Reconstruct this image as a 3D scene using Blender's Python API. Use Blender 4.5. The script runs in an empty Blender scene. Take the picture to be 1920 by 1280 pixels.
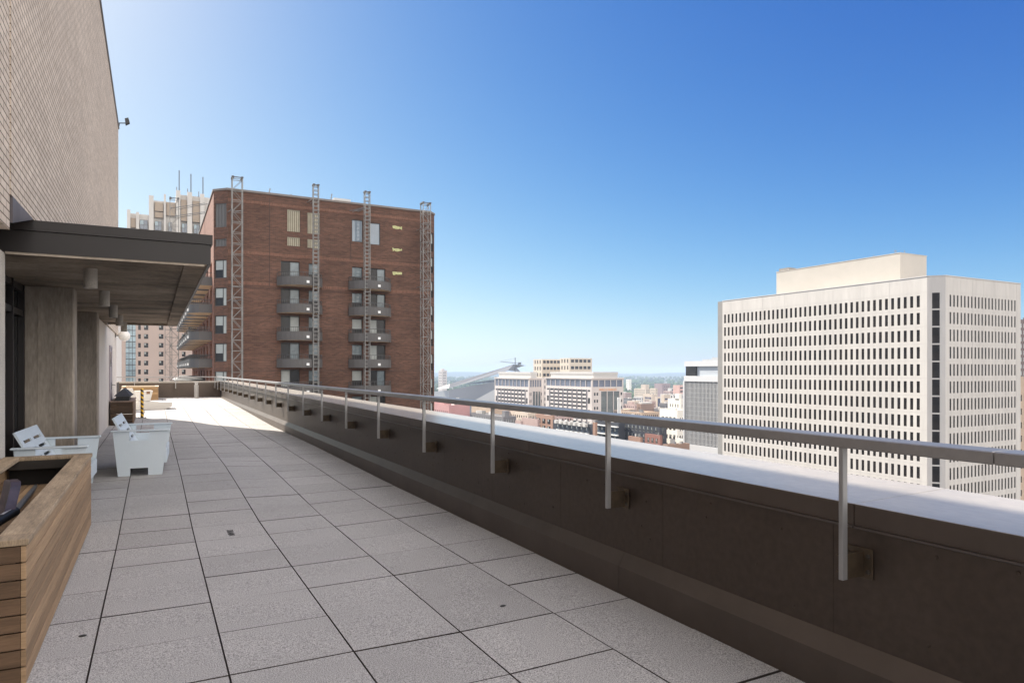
import bpy, math, random
from mathutils import Matrix, Vector
R = math.radians
random.seed(7)
S = bpy.context.scene
COL = S.collection
# ------------------------------------------------------------------ camera (eye at the origin, terrace runs along +Y)
F, CX, HY = 1280.0, 960.0, 694.0
YAW = math.atan((CX - 289.0) / F)
cd = bpy.data.cameras.new('camera'); cam = bpy.data.objects.new('camera', cd); COL.objects.link(cam)
cd.sensor_width = 36.0; cd.lens = 36.0 * F / 1920.0
cd.shift_y = (HY - 640.0) / 1920.0
cd.clip_start = 0.05; cd.clip_end = 90000.0
cam.location = (0, 0, 0); cam.rotation_euler = (R(90), 0, -YAW)
S.camera = cam
# ------------------------------------------------------------------ sky, sun, exposure
SKY_K, FILL_CLOUD = 0.42, 1.42
SUN_EL, SUN_AZ = R(39.5), R(-24.3)            # azimuth from +Y towards +X
w = bpy.data.worlds.new('World'); S.world = w; w.use_nodes = True
nt = w.node_tree; bgn = nt.nodes['Background']
sky = nt.nodes.new('ShaderNodeTexSky'); sky.sky_type = 'NISHITA'; sky.sun_disc = False
sky.sun_elevation = SUN_EL; sky.sun_rotation = SUN_AZ
sky.altitude = 300; sky.air_density = 0.6; sky.dust_density = 1.0; sky.ozone_density = 3.0
def _m(op, a, b_=None, clamp=False):
    n = nt.nodes.new('ShaderNodeMath'); n.operation = op; n.use_clamp = clamp
    for i, x in enumerate((a, b_)):
        if x is None: continue
        if isinstance(x, (int, float)): n.inputs[i].default_value = x
        else: nt.links.new(x, n.inputs[i])
    return n.outputs[0]
BGS = 0.13                                     # deep polarised blue: one response curve per channel of the clear sky
sr = nt.nodes.new('ShaderNodeSeparateColor'); nt.links.new(sky.outputs[0], sr.inputs[0])
sc_ = nt.nodes.new('ShaderNodeCombineColor')
for i, (g_, k_, c_) in enumerate(((2.05, 4.5, .95), (1.52, 2.6, 1.34), (0.80, 1.70, 1.62))):
    x_ = _m('MULTIPLY', _m('POWER', _m('MULTIPLY', sr.outputs[i], BGS), g_), k_)
    v_ = _m('MULTIPLY', _m('SUBTRACT', 1.0, _m('POWER', 2.71828, _m('MULTIPLY', x_, -1.0 / c_))), c_ * SKY_K / BGS)
    nt.links.new(v_, sc_.inputs[i])
# added unseen cloud bank behind the camera, neutral fill for the shaded terrace
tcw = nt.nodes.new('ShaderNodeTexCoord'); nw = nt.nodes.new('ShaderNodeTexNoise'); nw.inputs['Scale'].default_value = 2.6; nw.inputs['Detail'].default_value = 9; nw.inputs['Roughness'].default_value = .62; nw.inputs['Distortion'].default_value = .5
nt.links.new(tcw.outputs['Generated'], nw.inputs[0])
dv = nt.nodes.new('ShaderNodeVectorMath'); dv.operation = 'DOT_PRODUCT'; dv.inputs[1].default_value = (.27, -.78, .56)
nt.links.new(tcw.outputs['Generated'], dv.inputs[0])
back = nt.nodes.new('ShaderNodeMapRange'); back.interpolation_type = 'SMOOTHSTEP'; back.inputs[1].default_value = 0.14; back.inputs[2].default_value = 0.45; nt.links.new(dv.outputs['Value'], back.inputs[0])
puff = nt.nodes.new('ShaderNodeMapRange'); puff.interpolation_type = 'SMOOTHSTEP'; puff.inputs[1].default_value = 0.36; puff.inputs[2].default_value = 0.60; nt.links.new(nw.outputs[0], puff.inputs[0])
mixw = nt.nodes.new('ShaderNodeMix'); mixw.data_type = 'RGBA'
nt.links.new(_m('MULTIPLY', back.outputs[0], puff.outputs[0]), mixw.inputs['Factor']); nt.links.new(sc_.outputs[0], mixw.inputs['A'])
mixw.inputs['B'].default_value = (FILL_CLOUD / BGS, FILL_CLOUD * .945 / BGS, FILL_CLOUD * .875 / BGS, 1)
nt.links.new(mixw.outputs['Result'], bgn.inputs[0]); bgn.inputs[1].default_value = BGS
sd = bpy.data.lights.new('sun', 'SUN'); sun = bpy.data.objects.new('sun', sd); COL.objects.link(sun)
sd.energy = 4.4; sd.angle = R(0.6); sd.color = (1.0, 0.93, 0.83)
sdir = Vector((math.sin(SUN_AZ) * math.cos(SUN_EL), math.cos(SUN_AZ) * math.cos(SUN_EL), math.sin(SUN_EL)))
sun.rotation_euler = sdir.to_track_quat('Z', 'Y').to_euler()
sun.location = (-10, 30, 60)
S.view_settings.view_transform = 'Standard'; S.view_settings.look = 'None'
S.view_settings.exposure = 1.25; S.view_settings.gamma = 1.0
S.cycles.use_denoising = True
S.cycles.max_bounces = 8; S.cycles.volume_bounces = 0
S.cycles.sample_clamp_indirect = 6.0

# ------------------------------------------------------------------ helpers
FW = Vector((math.sin(YAW), math.cos(YAW), 0)); RT = Vector((math.cos(YAW), -math.sin(YAW), 0))
def ray(u, v=HY): return FW + RT * ((u - CX) / F) + Vector((0, 0, (HY - v) / F))
def at_d(u, v, d): return ray(u, v) * d
def at_x(u, v, X): r = ray(u, v); return r * (X / r.x)
def at_y(u, v, Y): r = ray(u, v); return r * (Y / r.y)
def pix(p):
    d = p.dot(FW)
    if d < 0.1: return (-9999, -9999)
    return (CX + F * p.dot(RT) / d, HY - F * p.z / d)
COPE = [(-400, 640), (200, 718), (410, 714), (560, 733), (810, 774), (1150, 826), (1440, 872), (1920, 945), (2400, 1020)]
def seen(p, m=60):                                # is a far point inside the picture and above the parapet?
    u, v = pix(p)
    if u < -60 or u > 1980 or v < -40: return False
    for (a, b), (c, e) in zip(COPE, COPE[1:]):
        if a <= u <= c: return v < b + (e - b) * (u - a) / (c - a) + m
    return False
def lin(h):
    h = h.lstrip('#'); o = []
    for i in (0, 2, 4):
        c = int(h[i:i + 2], 16) / 255.0
        o.append(c / 12.92 if c <= 0.04045 else ((c + 0.055) / 1.055) ** 2.4)
    return tuple(o)
MATS = {}
def mat(name, col, rough=0.7, metal=0.0, spec=0.5, var=0.12, scale=3.0, stretch=(1, 1, 1), fine=0.0, fscale=60.0, bump=0.0, bscale=40.0, tone=False, detail=4.0):
    if name in MATS: return MATS[name]
    if isinstance(col, str): col = lin(col)
    m = bpy.data.materials.new(name); m.use_nodes = True; t = m.node_tree; N = t.nodes; L = t.links
    b = N['Principled BSDF']; b.inputs['Roughness'].default_value = rough; b.inputs['Metallic'].default_value = metal
    b.inputs['Specular IOR Level'].default_value = spec
    tc = N.new('ShaderNodeTexCoord'); mp = N.new('ShaderNodeMapping'); mp.inputs['Scale'].default_value = stretch
    L.new(tc.outputs['Object'], mp.inputs[0])
    val = None
    def mul(a, x):
        if a is None: return x
        q = N.new('ShaderNodeMath'); q.operation = 'MULTIPLY'; L.new(a, q.inputs[0]); L.new(x, q.inputs[1]); return q.outputs[0]
    def band(noise_out, amt):
        r = N.new('ShaderNodeMapRange'); L.new(noise_out, r.inputs[0])
        r.inputs[1].default_value = 0.28; r.inputs[2].default_value = 0.72
        r.inputs[3].default_value = 1 - amt; r.inputs[4].default_value = 1 + amt; return r.outputs[0]
    if var > 0:
        n = N.new('ShaderNodeTexNoise'); n.inputs['Scale'].default_value = scale; n.inputs['Detail'].default_value = detail
        n.inputs['Roughness'].default_value = 0.6
        L.new(mp.outputs[0], n.inputs[0]); val = mul(val, band(n.outputs[0], var))
    if fine > 0:
        n = N.new('ShaderNodeTexNoise'); n.inputs['Scale'].default_value = fscale; n.inputs['Detail'].default_value = 2
        L.new(mp.outputs[0], n.inputs[0]); val = mul(val, band(n.outputs[0], fine))
    if tone:
        a = N.new('ShaderNodeAttribute'); a.attribute_name = 'tone'; val = mul(val, a.outputs['Fac'])
    if val is not None:
        h = N.new('ShaderNodeVectorMath'); h.operation = 'SCALE'; h.inputs[0].default_value = col
        L.new(val, h.inputs['Scale']); L.new(h.outputs[0], b.inputs['Base Color'])
    else: b.inputs['Base Color'].default_value = (*col, 1)
    if bump > 0:
        n = N.new('ShaderNodeTexNoise'); n.inputs['Scale'].default_value = bscale; n.inputs['Detail'].default_value = 3
        L.new(mp.outputs[0], n.inputs[0]); bp = N.new('ShaderNodeBump'); bp.inputs['Strength'].default_value = bump
        bp.inputs['Distance'].default_value = 0.01; L.new(n.outputs[0], bp.inputs['Height']); L.new(bp.outputs[0], b.inputs['Normal'])
    MATS[name] = m; return m
def brick_mat(name, c1, c2, cm, bw, rh, mort, plane='YZ', streak=0.15, rough=0.85, bump=0.4, patch=0.1):
    if name in MATS: return MATS[name]
    m = bpy.data.materials.new(name); m.use_nodes = True; t = m.node_tree; N = t.nodes; L = t.links
    b = N['Principled BSDF']; b.inputs['Roughness'].default_value = rough; b.inputs['Specular IOR Level'].default_value = 0.25
    tc = N.new('ShaderNodeTexCoord'); sp = N.new('ShaderNodeSeparateXYZ'); cb = N.new('ShaderNodeCombineXYZ')
    L.new(tc.outputs['Object'], sp.inputs[0])
    if plane == 'XY+':                                # a tower: run the courses round every side
        ad = N.new('ShaderNodeMath'); ad.operation = 'SUBTRACT'; L.new(sp.outputs[0], ad.inputs[0]); L.new(sp.outputs[1], ad.inputs[1]); L.new(ad.outputs[0], cb.inputs[0])
    else: L.new(sp.outputs['XYZ'.index(plane[0])], cb.inputs[0])
    L.new(sp.outputs[2], cb.inputs[1])
    br = N.new('ShaderNodeTexBrick'); br.inputs['Scale'].default_value = 1.0
    br.inputs['Color1'].default_value = (*lin(c1), 1); br.inputs['Color2'].default_value = (*lin(c2), 1); br.inputs['Mortar'].default_value = (*lin(cm), 1)
    br.inputs['Mortar Size'].default_value = mort; br.inputs['Mortar Smooth'].default_value = 0.15; br.inputs['Bias'].default_value = 0.0
    br.inputs['Brick Width'].default_value = bw; br.inputs['Row Height'].default_value = rh
    L.new(cb.outputs[0], br.inputs['Vector'])
    n = N.new('ShaderNodeTexNoise'); n.inputs['Scale'].default_value = 1.0; n.inputs['Detail'].default_value = 5
    mp = N.new('ShaderNodeMapping'); mp.inputs['Scale'].default_value = (0.45, 0.45, 6.0); L.new(tc.outputs['Object'], mp.inputs[0]); L.new(mp.outputs[0], n.inputs[0])
    r = N.new('ShaderNodeMapRange'); r.inputs[1].default_value = .3; r.inputs[2].default_value = .7; r.inputs[3].default_value = 1 - streak; r.inputs[4].default_value = 1 + streak
    L.new(n.outputs[0], r.inputs[0])
    n2 = N.new('ShaderNodeTexNoise'); n2.inputs['Scale'].default_value = 0.25; n2.inputs['Detail'].default_value = 3; L.new(tc.outputs['Object'], n2.inputs[0])
    r2 = N.new('ShaderNodeMapRange'); r2.inputs[1].default_value = .3; r2.inputs[2].default_value = .7; r2.inputs[3].default_value = 1 - patch; r2.inputs[4].default_value = 1 + patch
    L.new(n2.outputs[0], r2.inputs[0]); q = N.new('ShaderNodeMath'); q.operation = 'MULTIPLY'; L.new(r.outputs[0], q.inputs[0]); L.new(r2.outputs[0], q.inputs[1])
    sc = N.new('ShaderNodeVectorMath'); sc.operation = 'SCALE'; L.new(br.outputs[0], sc.inputs[0]); L.new(q.outputs[0], sc.inputs['Scale'])
    L.new(sc.outputs[0], b.inputs['Base Color'])
    if bump > 0:
        bp = N.new('ShaderNodeBump'); bp.inputs['Strength'].default_value = bump; bp.inputs['Distance'].default_value = 0.006; bp.invert = True
        L.new(br.outputs['Fac'], bp.inputs['Height']); L.new(bp.outputs[0], b.inputs['Normal'])
    MATS[name] = m; return m

class MB:
    def __init__(s): s.v = []; s.f = []; s.m = []; s.t = []; s.tone = 1.0
    def face(s, pts, mi=0):
        i = len(s.v); s.v += [tuple(p) for p in pts]; s.f.append(tuple(range(i, i + len(pts)))); s.m.append(mi); s.t.append(s.tone)
    def hexa(s, p, mi=0):                             # p: bottom 4 (ccw from above) then top 4
        i = len(s.v); s.v += [tuple(x) for x in p]
        for q in ((3, 2, 1, 0), (4, 5, 6, 7), (0, 1, 5, 4), (1, 2, 6, 5), (2, 3, 7, 6), (3, 0, 4, 7)):
            s.f.append(tuple(i + k for k in q)); s.m.append(mi); s.t.append(s.tone)
    def box(s, a, b, mi=0):
        (x0, y0, z0), (x1, y1, z1) = a, b
        s.hexa([(x0, y0, z0), (x1, y0, z0), (x1, y1, z0), (x0, y1, z0), (x0, y0, z1), (x1, y0, z1), (x1, y1, z1), (x0, y1, z1)], mi)
    def bbox(s, a, b, c=0.004, mi=0):                 # box with a small chamfer all round
        (x0, y0, z0), (x1, y1, z1) = a, b
        X = (x0, x1); Y = (y0, y1); Z = (z0, z1); i0 = len(s.v); idx = {}
        for i in (0, 1):
            for j in (0, 1):
                for k in (0, 1):
                    for ax in range(3):
                        p = [X[i], Y[j], Z[k]]
                        for o in range(3):
                            if o != ax: p[o] += c * (1 if (i, j, k)[o] == 0 else -1)
                        # vertex lying on face `ax`
                        idx[(i, j, k, ax)] = len(s.v); s.v.append(tuple(p))
        def add(q):
            s.f.append(tuple(idx[x] for x in q)); s.m.append(mi); s.t.append(s.tone)
        for e in (0, 1):
            add([(e, 0, 0, 0), (e, 1, 0, 0), (e, 1, 1, 0), (e, 0, 1, 0)] if e else [(e, 0, 0, 0), (e, 0, 1, 0), (e, 1, 1, 0), (e, 1, 0, 0)])
            add([(0, e, 0, 1), (0, e, 1, 1), (1, e, 1, 1), (1, e, 0, 1)] if e else [(0, e, 0, 1), (1, e, 0, 1), (1, e, 1, 1), (0, e, 1, 1)])
            add([(0, 0, e, 2), (1, 0, e, 2), (1, 1, e, 2), (0, 1, e, 2)] if e else [(0, 0, e, 2), (0, 1, e, 2), (1, 1, e, 2), (1, 0, e, 2)])
        for j in (0, 1):
            for k in (0, 1):
                add([(0, j, k, 1), (1, j, k, 1), (1, j, k, 2), (0, j, k, 2)])
                add([(j, 0, k, 0), (j, 1, k, 0), (j, 1, k, 2), (j, 0, k, 2)])
                add([(j, k, 0, 0), (j, k, 1, 0), (j, k, 1, 1), (j, k, 0, 1)])
        for i in (0, 1):
            for j in (0, 1):
                for k in (0, 1): add([(i, j, k, 0), (i, j, k, 1), (i, j, k, 2)])
    def bar(s, a, b, r, mi=0, n=4):
        a = Vector(a); b = Vector(b); d = (b - a).normalized()
        u = d.orthogonal().normalized() if abs(d.z) < 0.99 else Vector((1, 0, 0))
        if abs(d.z) < 0.99: u = d.cross(Vector((0, 0, 1))).normalized()
        v = d.cross(u)
        i = len(s.v)
        for P in (a, b):
            for k in range(n):
                t = 2 * math.pi * (k + .5) / n; s.v.append(tuple(P + (u * math.cos(t) + v * math.sin(t)) * r))
        for k in range(n):
            k2 = (k + 1) % n; s.f.append((i + k, i + k2, i + n + k2, i + n + k)); s.m.append(mi); s.t.append(s.tone)
        s.f.append(tuple(i + k for k in range(n))[::-1]); s.m.append(mi); s.t.append(s.tone)
        s.f.append(tuple(i + n + k for k in range(n))); s.m.append(mi); s.t.append(s.tone)
    def lathe(s, c, prof, n=20, mi=0):
        i = len(s.v)
        for r, z in prof:
            for k in range(n):
                t = 2 * math.pi * k / n; s.v.append((c[0] + r * math.cos(t), c[1] + r * math.sin(t), c[2] + z))
        for j in range(len(prof) - 1):
            for k in range(n):
                k2 = (k + 1) % n; s.f.append((i + j * n + k, i + j * n + k2, i + (j + 1) * n + k2, i + (j + 1) * n + k)); s.m.append(mi); s.t.append(s.tone)
        s.f.append(tuple(i + k for k in range(n))[::-1]); s.m.append(mi); s.t.append(s.tone)
        j = i + (len(prof) - 1) * n; s.f.append(tuple(j + k for k in range(n))); s.m.append(mi); s.t.append(s.tone)
    def prism(s, poly, ax, a, b, mi=0):               # poly in the two other axes, extruded along ax
        def P(q, h):
            p = [0, 0, 0]; o = [k for k in range(3) if k != ax]; p[o[0]], p[o[1]] = q; p[ax] = h; return tuple(p)
        n = len(poly); i = len(s.v); s.v += [P(q, a) for q in poly] + [P(q, b) for q in poly]
        s.f.append(tuple(range(i, i + n))[::-1]); s.f.append(tuple(range(i + n, i + 2 * n))); s.m += [mi, mi]; s.t += [s.tone] * 2
        for k in range(n):
            k2 = (k + 1) % n; s.f.append((i + k, i + k2, i + n + k2, i + n + k)); s.m.append(mi); s.t.append(s.tone)
    def facade(s, O, U, Nn, W, H, holes, dep, mi=0, mr=None):
        """wall face with rectangular openings and reveals; O lower-left corner seen from outside"""
        O = Vector(O); U = Vector(U); Nn = Vector(Nn); Z = Vector((0, 0, 1)); mr = mi if mr is None else mr
        us = sorted({0.0, W} | {round(h[0], 4) for h in holes} | {round(h[1], 4) for h in holes})
        vs = sorted({0.0, H} | {round(h[2], 4) for h in holes} | {round(h[3], 4) for h in holes})
        hs = [(round(a, 4), round(b, 4), round(c, 4), round(d, 4)) for a, b, c, d in holes]
        P = lambda u, v, q=0: O + U * u + Z * v - Nn * q
        uu = {x: i for i, x in enumerate(us)}; vv = {x: i for i, x in enumerate(vs)}
        blocked = set()
        for a, b, c, d in hs:
            for i in range(uu[a], uu[b]):
                for j in range(vv[c], vv[d]): blocked.add((i, j))
        for j in range(len(vs) - 1):
            i = 0
            while i < len(us) - 1:
                if (i, j) in blocked: i += 1; continue
                k = i
                while k < len(us) - 1 and (k, j) not in blocked: k += 1
                s.face([P(us[i], vs[j]), P(us[k], vs[j]), P(us[k], vs[j + 1]), P(us[i], vs[j + 1])], mi); i = k
        for a, b, c, d in hs:
            s.face([P(a, c), P(a, c, dep), P(a, d, dep), P(a, d)], mr); s.face([P(b, c, dep), P(b, c), P(b, d), P(b, d, dep)], mr)
            s.face([P(a, c), P(b, c), P(b, c, dep), P(a, c, dep)], mr); s.face([P(a, d, dep), P(b, d, dep), P(b, d), P(a, d)], mr)
    def mesh(s, name, mats):
        me = bpy.data.meshes.new(name); me.from_pydata(s.v, [], s.f)
        for m in (mats if isinstance(mats, (list, tuple)) else [mats]): me.materials.append(m)
        me.polygons.foreach_set('material_index', s.m)
        if min(s.t) != 1.0 or max(s.t) != 1.0:
            a = me.attributes.new('tone', 'FLOAT', 'FACE'); a.data.foreach_set('value', s.t)
        me.update(); return me
    def build(s, name, mats, parent=None, smooth=False):
        o = bpy.data.objects.new(name, s.mesh(name, mats)); COL.objects.link(o)
        if smooth: smooth_by_angle(o)
        if parent is not None: adopt(o, parent)
        return o
def smooth_by_angle(o, deg=40):
    me = o.data
    me.polygons.foreach_set('use_smooth', [True] * len(me.polygons))
    try: me.set_sharp_from_angle(angle=R(deg))
    except Exception: pass
def world_loc(o):
    m = Vector(o.location); p = o.parent
    return m
def adopt(o, parent):
    """parent keeping the child's world-space mesh where it is (things are unrotated while built)"""
    o.parent = parent; base = ROOTS.get(parent.name, Vector((0, 0, 0)))
    o.matrix_parent_inverse = Matrix.Translation(-base); ROOTS[o.name] = Vector((0, 0, 0))
ROOTS = {}
def tag(o, label=None, cat=None, group=None, kind=None):
    for k, v in (('label', label), ('category', cat), ('group', group), ('kind', kind)):
        if v: o[k] = v
    return o
def thing(name, label, cat, loc, group=None):
    o = bpy.data.objects.new(name, None); o.empty_display_size = 0.2; COL.objects.link(o); o.location = loc
    ROOTS[o.name] = Vector(loc); return tag(o, label, cat, group)
def struct(name, mb, m): return tag(mb.build(name, m), kind='structure')
def kids(o): return [c for c in o.children]
def copy_tree(o, parent=None):
    c = o.copy(); COL.objects.link(c)
    if parent is not None: c.parent = parent; c.matrix_parent_inverse = o.matrix_parent_inverse.copy()
    for ch in list(o.children): copy_tree(ch, c)
    return c

GZ = -80.0
# ------------------------------------------------------------------ materials
M_ROOFGRAV = mat('roof_gravel', '#8d8780', 0.95, var=.2, scale=.15, fine=.15, fscale=2)
M_GLASS_D = mat('dark_window_glass', (.024, .021, .020), 0.15, spec=.28, var=.5, scale=.35)
M_GLASS_W = mat('bronze_window_glass', (.017, .013, .011), 0.28, spec=.10, var=.9, scale=.16)
M_GLASS_B = mat('blue_window_glass', (.07, .09, .12), 0.08, spec=.9, var=.3, scale=.3)
M_BLIND = mat('pale_window_blind', (.36, .38, .36), 0.3, spec=.5, var=.25, scale=.5)
M_SKYG = mat('sky_painted_glass', (.15, .185, .20), 0.12, spec=.6, var=.5, scale=.7)  # blue-grey sky reflection put into the pane's base colour
M_FRAME = mat('dark_window_frame', (.045, .043, .042), 0.5, var=0)
M_STEEL = mat('galvanised_steel', (.21, .205, .195), 0.5, metal=.3, var=.2, scale=2.0)

# ================================================================== SETTING: ground, far hills
def make_ground():
    m = bpy.data.materials.new('city_ground'); m.use_nodes = True; t = m.node_tree; N = t.nodes; L = t.links; b = N['Principled BSDF']
    b.inputs['Roughness'].default_value = .95; b.inputs['Specular IOR Level'].default_value = .1
    tc = N.new('ShaderNodeTexCoord')
    n = N.new('ShaderNodeTexNoise'); n.inputs['Scale'].default_value = .0022; n.inputs['Detail'].default_value = 6; L.new(tc.outputs['Object'], n.inputs[0])
    n2 = N.new('ShaderNodeTexNoise'); n2.inputs['Scale'].default_value = .03; n2.inputs['Detail'].default_value = 4; L.new(tc.outputs['Object'], n2.inputs[0])
    mx = N.new('ShaderNodeMath'); mx.operation = 'ADD'; L.new(n.outputs[0], mx.inputs[0]); L.new(n2.outputs[0], mx.inputs[1])
    cr = N.new('ShaderNodeValToRGB'); e = cr.color_ramp.elements
    e[0].position = .80; e[0].color = (.035, .060, .024, 1); e[1].position = 1.12; e[1].color = (.16, .15, .135, 1)
    k = cr.color_ramp.elements.new(.95); k.color = (.055, .085, .032, 1)
    ln = N.new('ShaderNodeVectorMath'); ln.operation = 'LENGTH'; L.new(tc.outputs['Object'], ln.inputs[0])
    dr = N.new('ShaderNodeMapRange'); dr.inputs[1].default_value = 900; dr.inputs[2].default_value = 2200; L.new(ln.outputs['Value'], dr.inputs[0])
    bk = N.new('ShaderNodeTexBrick'); bk.inputs['Scale'].default_value = 1.0; bk.inputs['Brick Width'].default_value = 62; bk.inputs['Row Height'].default_value = 46; bk.inputs['Mortar Size'].default_value = 7; bk.offset = 0.0
    bk.inputs['Color1'].default_value = (.20, .185, .17, 1); bk.inputs['Color2'].default_value = (.11, .105, .10, 1); bk.inputs['Mortar'].default_value = (.05, .05, .052, 1); L.new(tc.outputs['Object'], bk.inputs['Vector'])
    mz_ = N.new('ShaderNodeMix'); mz_.data_type = 'RGBA'; L.new(dr.outputs[0], mz_.inputs['Factor']); L.new(bk.outputs[0], mz_.inputs['A']); L.new(cr.outputs[0], mz_.inputs['B'])
    L.new(mx.outputs[0], cr.inputs[0]); L.new(mz_.outputs['Result'], b.inputs['Base Color'])
    g = MB(); RAD = 30000.0; n_ = 64; rings = [0, 300, 900, 2500, 6000, 12000, RAD]
    g.v.append((0, 0, GZ))
    for r in rings[1:]:
        for k in range(n_): t_ = 2 * math.pi * k / n_; g.v.append((r * math.cos(t_), r * math.sin(t_), GZ))
    for k in range(n_): g.f.append((0, 1 + k, 1 + (k + 1) % n_)); g.m.append(0); g.t.append(1.0)
    for j in range(len(rings) - 2):
        for k in range(n_):
            a = 1 + j * n_ + k; b_ = 1 + j * n_ + (k + 1) % n_; g.f.append((a, a + n_, b_ + n_, b_)); g.m.append(0); g.t.append(1.0)
    struct('ground', g, m)
    # a low wooded ridge along the horizon
    h = MB(); rr = random.Random(3); NN = 90; prof = []
    for k in range(NN + 1):
        u = 300 + 1500 * k / NN; e_ = 34 + 16 * math.sin(k * .21) + 9 * math.sin(k * .77 + 1) + rr.uniform(-3, 3)
        prof.append((u, e_))
    for k in range(NN):
        (u0, e0), (u1, e1) = prof[k], prof[k + 1]
        q = []
        for dd, ff in ((9000, 0), (10500, .8), (12000, 1.0), (16000, 0)):
            q.append((at_d(u0, HY, dd), e0 * ff, at_d(u1, HY, dd), e1 * ff))
        for (p0, a0, p1, a1), (p2, a2, p3, a3) in zip(q, q[1:]):
            h.face([(p0.x, p0.y, GZ + a0), (p1.x, p1.y, GZ + a1), (p3.x, p3.y, GZ + a3), (p2.x, p2.y, GZ + a2)])
    struct('hills', h, mat('wooded_hill', (.030, .050, .028), .95, spec=.1, var=.4, scale=.004))
make_ground()
def make_woods():
    rr = random.Random(11); g = MB()
    def crown(c, r):
        n = 7; lat = (-.75, -.1, .5, .95)
        i = len(g.v); tone = rr.uniform(.6, 1.45); g.tone = tone
        for z in lat:
            q = math.sqrt(max(0.03, 1 - z * z))
            for k in range(n):
                t = 2 * math.pi * k / n + rr.uniform(-.25, .25); f = r * rr.uniform(.72, 1.2)
                g.v.append((c.x + f * q * math.cos(t), c.y + f * q * math.sin(t), c.z + r * (z * .85 + rr.uniform(-.12, .12))))
        for j in range(len(lat) - 1):
            for k in range(n):
                k2 = (k + 1) % n; g.f.append((i + j * n + k, i + j * n + k2, i + (j + 1) * n + k2, i + (j + 1) * n + k)); g.m.append(0); g.t.append(tone * rr.uniform(.8, 1.2))
        g.f.append(tuple(i + 3 * n + k for k in range(n))); g.m.append(0); g.t.append(tone)
    n = 0
    while n < 5200:
        d = 1100 * (6500 / 1100) ** rr.random(); u = rr.uniform(560, 1720)
        if d < 1500 and u < 1130: continue
        p = at_d(u, HY, d); r = rr.uniform(5, 9.5) * (1 + d / 9000)
        p.z = GZ + r * .8 + rr.uniform(0, 6); crown(p, r); n += 1
    o = g.build('woodland', mat('far_tree_foliage', (.062, .092, .036), .9, spec=.15, var=.35, scale=.25, tone=True))
    tag(o, 'hazy green woodland stretching to the horizon beyond the low city blocks', 'woodland', kind='stuff')
make_woods()

# ================================================================== FAR BUILDINGS
WIN_CACHE = {}
def window_mesh(wd, ht, style):
    key = (round(wd, 2), round(ht, 2), style)
    if key in WIN_CACHE: return WIN_CACHE[key]
    b = MB(); a, h = wd / 2, ht / 2; g, fr, bl = 0, 1, 2
    if style == 'plain': b.box((-a, 0, -h), (a, .06, h), g)
    elif style == 'blinds':
        b.box((-a, 0, -h), (a, .06, 0.0), g); b.box((-a, 0, 0.0), (a, .06, h), bl)
    else:
        t = min(.07, wd * .06)
        b.box((-a, -.04, -h), (-a + t, .06, h), fr); b.box((a - t, -.04, -h), (a, .06, h), fr)
        b.box((-a + t, -.04, h - t), (a - t, .06, h), fr); b.box((-a + t, -.04, -h), (a - t, .06, -h + t), fr)
        if style == 'cross':
            b.box((-t / 2, -.035, -h + t), (t / 2, .06, h - t), fr)
            b.box((-a + t, -.03, -t / 2), (-t / 2, .06, t / 2), fr); b.box((t / 2, -.03, -t / 2), (a - t, .06, t / 2), fr)
            b.box((-a + t, .0, t / 2), (-t / 2, .06, h - t), bl); b.box((t / 2, 0, t / 2), (a - t, .06, h - t), g)
            b.box((-a + t, .0, -h + t), (-t / 2, .06, -t / 2), g); b.box((t / 2, 0, -h + t), (a - t, .06, -t / 2), g)
        elif style == 'slider':                       # pale blind on one leaf, dark screen on the other
            b.box((-t / 2, -.035, -h + t), (t / 2, .06, h - t), fr)
            b.box((-a + t, 0, -h + t), (-t / 2, .06, h - t), bl); b.box((t / 2, .015, -h + t), (a - t, .06, h - t), g)
        elif style == 'slider2':
            b.box((-t / 2, -.035, -h + t), (t / 2, .06, h - t), fr)
            b.box((-a + t, 0.015, -h + t), (-t / 2, .06, h - t), g); b.box((t / 2, 0, -h + t), (a - t, .06, h - t), bl)
        elif style == 'sash':                         # blind above, dark below
            b.box((-a + t, -.03, -h * .12 - t / 2), (a - t, .06, -h * .12 + t / 2), fr)
            b.box((-a + t, 0, -h * .12 + t / 2), (a - t, .06, h - t), bl); b.box((-a + t, .01, -h + t), (a - t, .06, -h * .12 - t / 2), g)
        elif style == 'three':                        # split left light, narrow right light
            m_ = a * .34
            b.box((m_ - t / 2, -.035, -h + t), (m_ + t / 2, .06, h - t), fr)
            b.box((-a + t, -.03, -h * .1 - t / 2), (m_ - t / 2, .06, -h * .1 + t / 2), fr)
            b.box((-a + t, 0, -h * .1 + t / 2), (m_ - t / 2, .06, h - t), bl); b.box((m_ + t / 2, 0, -h + t), (a - t, .06, h - t), bl)
            b.box((-a + t, .01, -h + t), (m_ - t / 2, .06, -h * .1 - t / 2), g)
        else: b.box((-a + t, .01, -h + t), (a - t, .06, h - t), g)
    WIN_CACHE[key] = b; return b
WM = {}
def put_window(root, c, rot, wd, ht, style, mats, name='window', part_of=None):
    key = (round(wd, 2), round(ht, 2), style, tuple(m.name for m in mats))
    if key not in WM: WM[key] = window_mesh(wd, ht, style).mesh(name, list(mats))
    o = bpy.data.objects.new(name, WM[key]); COL.objects.link(o)
    o.parent = root; o.matrix_parent_inverse = Matrix.Translation(-ROOTS.get(root.name, Vector((0, 0, 0))))
    o.location = c; o.rotation_euler = (0, 0, rot); return o
GL = (M_GLASS_D, M_FRAME, M_BLIND)
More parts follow.
